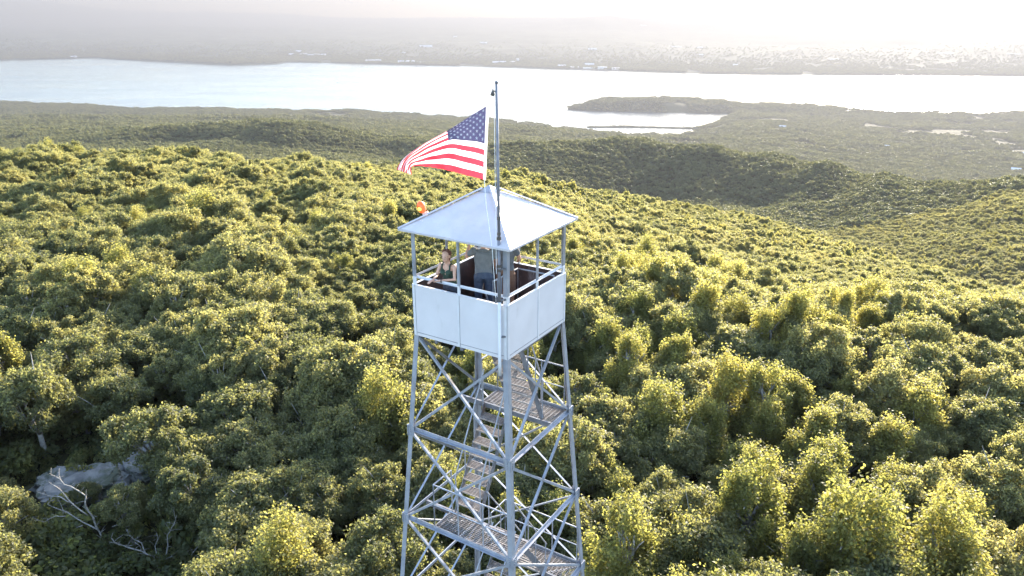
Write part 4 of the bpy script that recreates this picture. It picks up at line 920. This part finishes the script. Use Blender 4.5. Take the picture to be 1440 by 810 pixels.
def shorts(mb, P_):
    ell_tube(mb, [Vector(P_['pelvis'])+Vector((0, 0, -.06)), P_['pelvis'], Vector(P_['pelvis']).lerp(Vector(P_['waist']), .62)], [P_['tx'][0]+.014, P_['tx'][0]+.012, P_['tx'][1]+.014], [P_['ty'][0]+.02, P_['ty'][0]+.016, P_['ty'][1]+.014], n=20)
    for sd in ('L', 'R'):
        a_, b_ = Vector(P_['hip'+sd]), Vector(P_['kn'+sd]); limb(mb, [a_, a_.lerp(b_, .8)], [.1, .09])
def tank(mb, P_):
    up = Vector(P_['upper']); ch = Vector(P_['chest'])
    ell_tube(mb, [P_['pelvis'], P_['waist'], ch, ch.lerp(up, .45)], grow(P_['tx'], .009), grow(P_['ty'], .01), n=20)
    for sx in (-1, 1):
        ball(mb, ch+Vector((sx*.062, .075, .015)), (.062, .055, .06), 14)
        ell_tube(mb, [ch+Vector((sx*.09, .085, .05)), up+Vector((sx*.085, .055, .03)), up+Vector((sx*.085, -.01, .062)), up+Vector((sx*.085, -.07, .0)), ch+Vector((sx*.09, -.09, .05))], [.02]*5, [.012]*5, n=8)
def shoes(mb, P_):
    for sd in ('L', 'R'):
        an = Vector(P_['an'+sd]); ell_tube(mb, [an+Vector((0, -.07, -.045)), an+Vector((0, 0, -.03)), an+Vector((0, .1, -.045)), an+Vector((0, .19, -.06))], [.038, .046, .052, .036], [.04, .05, .036, .02], n=12)

man_pose = dict(pelvis=(0, 0, .97), waist=(0, .01, 1.10), chest=(0, .02, 1.30), upper=(0, 0, 1.44), neck=(0, .02, 1.53), head=(0, .035, 1.665), tx=[.168, .15, .178, .165], ty=[.11, .1, .115, .085],
 shL=(-.185, .0, 1.455), elL=(-.33, .10, 1.30), wrL=(-.27, .20, 1.55), hdL=(.45, .1, .5), hnL=(.6, -.5, -.2), shR=(.185, .0, 1.45), elR=(.27, .1, 1.19), wrR=(.13, .32, 1.34), hdR=(-.5, .2, .5), hnR=(-.4, -.6, .1),
 hipL=(-.095, 0, .9), hipR=(.095, 0, .9), knL=(-.11, .02, .49), knR=(.12, .03, .49), anL=(-.12, -.02, .085), anR=(.13, -.02, .085), ar=.052, curl=.7)
mloc = tw(.06, .2, FZ)
man, mmt = person('man seen from behind in a grey t-shirt and blue jeans, arms raised to his face', mloc, math.radians(2), man_pose, SK,
  [('jeans', cloth_m('denim', (.045, .058, .095), (.065, .082, .12)), jeans), ('shirt', cloth_m('grey_shirt', (.15, .155, .16), (.19, .195, .2)), tee), ('shoes', cloth_m('shoe', (.1, .1, .1), (.14, .14, .14)), shoes)],
  cloth_m('brown_hair', (.07, .04, .025), (.1, .06, .04)), {}, (0, -.05))
ph = MB(); ph.box((-.075, -.005, -.038), (.075, .005, .038)); ph.box((-.06, -.0085, -.03), (-.035, -.0055, -.005), 1)
phone = ph.build('phone', [noise_mat('phone_case', (.5, .5, .54), (.55, .55, .6), 4, .4), M['brass']]); phone.location = mloc+Vector((.0-.02, .38, 1.6)); phone.rotation_euler = (math.radians(-8), 0, 0)
tag(phone, 'pale phone held up by the man in the grey t-shirt', 'phone')

p3 = dict(man_pose); p3.update(elL=(-.23, -.02, 1.16), wrL=(-.21, .12, .95), hdL=(0, .3, -.9), hnL=(1, 0, 0), elR=(.27, .05, 1.2), wrR=(.2, .26, 1.08), hdR=(-.2, .9, -.1), hnR=(0, 0, -1), curl=.5)
person('person behind the front corner post in a dark grey t-shirt and brown shorts', tw(.50, -.02, FZ), math.radians(-12), p3, SK2,
  [('shorts', cloth_m('brown_shorts', (.16, .08, .05), (.2, .1, .06)), shorts), ('shirt', cloth_m('charcoal_shirt', (.1, .1, .11), (.14, .14, .15)), tee), ('shoes', cloth_m('shoe_dark', (.05, .05, .05), (.08, .08, .08)), shoes)],
  cloth_m('dark_hair', (.03, .02, .015), (.05, .035, .03)), {}, (0, 0))

wp = dict(pelvis=(0, -.02, .9), waist=(0, .02, 1.03), chest=(0, .08, 1.2), upper=(0, .09, 1.325), neck=(0, .11, 1.40), head=(0, .13, 1.52), tx=[.155, .115, .135, .13], ty=[.1, .08, .09, .068],
 shL=(-.155, .09, 1.325), elL=(-.22, .20, 1.125), wrL=(-.03, .37, 1.125), hdL=(.9, .25, -.15), hnL=(0, 0, -1), shR=(.155, .09, 1.325), elR=(.195, .17, 1.14), wrR=(.12, .37, 1.125), hdR=(.3, .8, -.25), hnR=(0, 0, -1),
 hipL=(-.085, -.03, .84), hipR=(.085, -.03, .84), knL=(-.09, -.04, .46), knR=(.1, -.02, .46), anL=(-.1, -.15, .085), anR=(.11, -.15, .085), ar=.042, curl=.5)
wl = tw(-.66, .46, FZ)
wdir = (wl-tw(0.34, .50, FZ)); wrz = math.atan2(wdir.y, wdir.x)-math.pi/2
woman, wmt = person('woman in a green tank top leaning on the cab rail and looking left', wl, wrz, wp, SK,
  [('tank_top', cloth_m('green_cotton', (.025, .045, .03), (.035, .06, .04)), tank), ('jeans', cloth_m('dark_denim', (.03, .035, .05), (.05, .055, .07)), jeans), ('shoes', cloth_m('shoe_light', (.4, .4, .4), (.45, .45, .45)), shoes)],
  cloth_m('auburn_hair', (.12, .045, .03), (.17, .07, .045)), dict(bun=(.03, -.13, .05), long=[(0, -.1, .06), (.02, -.13, -.02), (.02, -.13, -.1), (.02, -.12, -.16)]), (math.radians(8), -.03))
mb = MB()
for k_ in range(22):
    a_ = -math.pi/2+math.pi*(k_/21-.5)*1.0; q = Vector((.07*math.cos(math.pi*k_/21), .165+.012*math.sin(math.pi*k_/21), 1.375-.11*math.sin(math.pi*k_/21))); ball(mb, q, .003, 6)
ball(mb, (0, .182, 1.255), .009, 8); mb.build('necklace', M['brass'], woman)
mb = MB(); mb.tube([(-.06, .385, 1.125), (-.045, .392, 1.125)], .031, 12); mb.build('wristband', M['brass'], woman)

# grey rucksack by the far right corner of the cab floor
bk = empty('rucksack', tw(.52, -.93, FZ), 1.0); bk.scale = (1.2, 1.1, 1.22); bk.location = tw(.93, -.74, FZ); bk.rotation_euler = (math.radians(6), 0, .6); tag(bk, 'grey rounded rucksack on the cab floor by the right-hand wall', 'rucksack')
mb = MB(); ell_tube(mb, [(0, 0, .02), (0, 0, .12), (0, 0, .4), (0, 0, .55), (0, 0, .62)], [.15, .18, .18, .15, .06], [.1, .13, .13, .1, .04], n=16)
gcl = cloth_m('grey_canvas', (.3, .32, .36), (.38, .4, .44)); remeshed(mb, 'bag_body', [gcl], bk, .012, 3)
mb = MB(); ell_tube(mb, [(0, -.12, .08), (0, -.13, .2), (0, -.12, .3)], [.12, .13, .11], [.03, .045, .03], n=14); remeshed(mb, 'pocket', [cloth_m('dark_canvas', (.06, .06, .07), (.09, .09, .1))], bk, .01, 2)
mb = MB()
for sx in (-1, 1): mb.tube([(sx*.08, .1, .55), (sx*.1, .2, .45), (sx*.1, .19, .2), (sx*.09, .11, .1)], .016, 8)
mb.build('strap', gcl, bk, True)

# ------------------------------------------------------------------ far shore: buildings, boats, causeway
def hit(u, v):
    """where the ray through a place in the view meets land or river"""
    x = (u-720)/FPX; y = (v-405)/FPX; d = np.array([x, cT-y*sT, -(sT+y*cT)]); t = np.concatenate([np.linspace(1500, 6000, 1500), np.linspace(6000, 25000, 2500)])
    gz_ = np.maximum(ground_z(d[0]*t, d[1]*t), 0); below = CAMZ+d[2]*t < gz_; i = int(np.argmax(below)); i = i if below[i] else len(t)-1
    return float(d[0]*t[i]), float(d[1]*t[i]), float(gz_[i])
bw = noise_mat('white_siding', (.78, .78, .78), (.85, .85, .85), .1, .7); br = noise_mat('pale_roofing', (.6, .6, .62), (.7, .7, .72), .1, .6); bd_ = noise_mat('dark_windows', (.06, .07, .08), (.1, .11, .12), .1, .3); bb = noise_mat('brick_front', (.42, .3, .26), (.5, .38, .32), .2, .8)
def building(u, v, w, dpt, h, kind, label, wallm=bw, rz=0):
    x, y, z = hit(u, v); t = empty('building', (x, y, z-1), rz-math.atan2(x, y)); tag(t, label, 'building', 'buildings along the river and inland')
    mb = MB(); mb.box((-w/2, 0, 0), (w/2, dpt, h)); mb.build('wall', wallm, t)
    mb = MB()
    if kind == 'gable':
        e = 1.2; mb.add([(-w/2-e, -e, h), (w/2+e, -e, h), (w/2+e, dpt+e, h), (-w/2-e, dpt+e, h), (-w/2-e, dpt/2, h+dpt*.28), (w/2+e, dpt/2, h+dpt*.28)], [(0, 1, 5, 4), (2, 3, 4, 5), (0, 4, 3), (1, 2, 5), (3, 2, 1, 0)])
    else: mb.box((-w/2-.4, -.4, h), (w/2+.4, dpt+.4, h+.8)); mb.box((-w*.2, dpt*.3, h+.8), (-w*.05, dpt*.6, h+3))
    mb.build('roof', br, t)
    ns = max(1, int(h//4.5)); nw = max(2, int(w//9))
    for j in range(ns):
        mb = MB(); zz = 1.5+j*(h-1)/ns
        for i in range(nw): cx_ = -w/2+(i+.5)*w/nw; mb.box((cx_-w/nw*.3, -.25, zz+.5), (cx_+w/nw*.3, -.05, zz+2.3))
        mb.build('window_row', bd_, t)
    return t
spec = [
 (104, 81, 60, 30, 9, 'gable', 'lone small pale shed on the far bank near the left edge'), (70, 80.5, 90, 30, 8, 'flat', 'low pale shed just left of the lone shed on the far bank'),
 (410, 77.5, 55, 30, 10, 'gable', 'leftmost white building of the inland cluster beyond the river'), (427, 77, 80, 35, 12, 'flat', 'long white works building in the inland cluster'), (437, 79, 60, 30, 11, 'gable', 'white gabled building low in the inland cluster'), (446, 77.4, 65, 30, 11, 'flat', 'white block right of the long works building'), (455, 78, 50, 26, 10, 'gable', 'rightmost white building of the inland cluster'),(420,73,60,30,9,'gable','white roof standing higher behind the inland cluster'),
 (525, 87, 150, 50, 19, 'flat', 'largest white warehouse on the far waterfront'), (546, 88, 75, 30, 8, 'flat', 'low white shed right of the largest warehouse'), (564, 88.3, 60, 34, 12, 'gable', 'white gabled shed left of the twin tanks'),
 (592, 88.3, 80, 30, 10, 'flat', 'low flat building right of the twin tanks'), (568, 75.5, 30, 25, 16, 'flat', 'small bright tower block above the waterfront'), (599, 66.5, 150, 45, 10, 'gable', 'long pale roof inland above the waterfront'), (640, 52.5, 60, 25, 12, 'gable', 'tiny white building high on the far slope'),
 (697, 89.5, 60, 30, 13, 'gable', 'white house left of the flagpole top on the far bank'), (707, 89, 60, 30, 12, 'gable', 'white house just right of the flagpole top on the far bank'), (728, 86, 30, 25, 24, 'flat', 'narrow white block standing on the far bank'), (722, 88, 70, 30, 12, 'flat', 'low white block at the foot of the narrow one'),
 (790, 94, 70, 30, 10, 'gable', 'pale gabled warehouse at the left end of the right-hand waterfront row'), (808, 95.5, 80, 34, 11, 'flat', 'flat white warehouse second in the right-hand waterfront row'), (829, 93, 80, 40, 14, 'gable', 'white gabled hall above the waterfront row'), (828, 97, 100, 34, 11, 'flat', 'wide low warehouse in the middle of the right-hand row'),
 (847, 97.5, 80, 36, 20, 'flat', 'tall white warehouse near the right end of the row'), (866, 98, 70, 32, 15, 'flat', 'white warehouse at the right end of the row'),
 (950, 66.5, 140, 50, 10, 'flat', 'long bright roof far inland above the right bank'), (984, 68, 60, 30, 10, 'gable', 'small bright roof beside the long inland roof'), (833, 70.5, 90, 35, 10, 'gable', 'pale roof inland above the tall warehouse'), (986, 79, 40, 25, 12, 'gable', 'small white building on the right-hand far slope'), (1034, 93, 40, 25, 11, 'gable', 'small white building close to the right bank'),
 (1172, 84, 90, 40, 9, 'flat', 'pale industrial roof under the sun glare'), (1330, 76, 140, 45, 9, 'flat', 'long pale roof inland near the right edge'), (1425, 77, 110, 40, 9, 'flat', 'long white roof at the right edge beyond the river'), (680, 61, 90, 30, 9, 'gable', 'pale inland roof above the flagpole top'), (905, 36, 120, 40, 10, 'flat', 'faint roof on the far hillside'),
 (1248, 209, 26, 14, 7, 'gable', 'small white house among the lowland trees'), (1426, 217, 30, 16, 7, 'flat', 'bright white roof among trees at the right edge'), (1437, 218, 20, 12, 6, 'gable', 'second bright roof right at the right edge'), (1100, 181, 22, 12, 9, 'gable', 'pale house among trees behind the cove'), (1428, 242, 20, 14, 7, 'gable', 'bluish white house just above the right-hand ridge'),
]
for s_ in spec: building(*s_)
for j_, (u, lab) in enumerate(((573.5, 'left round white storage tank on the far waterfront'), (581, 'right round white storage tank on the far waterfront'))):
    x, y, z = hit(u, 88.3); t = empty('storage_tank', (x, y, z-1)); tag(t, lab, 'tank', 'storage tanks')
    mb = MB(); mb.lathe([(20-4*j_, 0), (20-4*j_, 20), (19.6-4*j_, 20.2)], (0, 0, 0), 28); mb.build('shell', bw, t, False)
    mb = MB(); mb.lathe([(19.6-4*j_, 20.3), (10, 23), (.5, 24)], (0, 0, 0), 28); mb.build('roof', br, t)
hull = noise_mat('dark_hull', (.08, .09, .11), (.13, .14, .16), .3, .5)
for (u, v, L_, lab) in ((507, 94.5, 26, 'leftmost dark barge off the far waterfront'), (516, 94.8, 36, 'longest dark barge off the largest warehouse'), (523, 94.2, 24, 'small barge right of the longest one'), (589, 93.5, 32, 'dark boat moored below the low flat building'), (581, 125, 16, 'tiny boat alone out in the middle of the river'), (475, 116, 18, 'faint small boat left of the middle of the river'), (673, 97, 26, 'boat close to the far bank left of the flagpole')):
    x = (u-720)/FPX; y = (v-405)/FPX; d = Vector((x, cT-y*sT, -(sT+y*cT))); k_ = CAMZ/-d.z; t = empty('boat', (d.x*k_, d.y*k_, 0), .15); tag(t, lab, 'boat', 'boats on the river')
    mb = MB(); w_ = L_*.13; prf = [(-L_/2, -w_, 0), (L_*.3, -w_, 0), (L_/2, 0, 0), (L_*.3, w_, 0), (-L_/2, w_, 0)]
    mb.add([(a_, b_*.8, -.5) for a_, b_, _ in prf]+[(a_*1.04, b_, 2.6) for a_, b_, _ in prf], [(i, (i+1) % 5, 5+(i+1) % 5, 5+i) for i in range(5)]+[(5, 6, 7, 8, 9), (4, 3, 2, 1, 0)]); mb.build('hull', hull, t)
    mb = MB(); mb.box((-L_*.38, -w_*.6, 2.6), (-L_*.15, w_*.6, 6.0)); mb.box((-L_*.3, -w_*.2, 6.0), (-L_*.25, w_*.2, 8.5)); mb.build('cabin', bw, t)
# low railway embankment across the mouth of the cove
mb = MB(); pp = []
for u in np.linspace(826, 1012, 14):
    Y_ = CAMZ/R(180.0+1.2*math.sin(u/50)); pp.append(Vector(((u-720)/FPX/1.0*(Y_*cT+CAMZ*sT), Y_, 0)))
for a_, b_ in zip(pp[:-1], pp[1:]): mb.prism([(-22, -4), (22, -4), (9, 4.5), (-9, 4.5)], a_, b_, (0, 0, 1))
cw = mb.build('causeway', M['ground']); tag(cw, 'low dark railway embankment across the mouth of the cove', 'causeway', kind='structure')
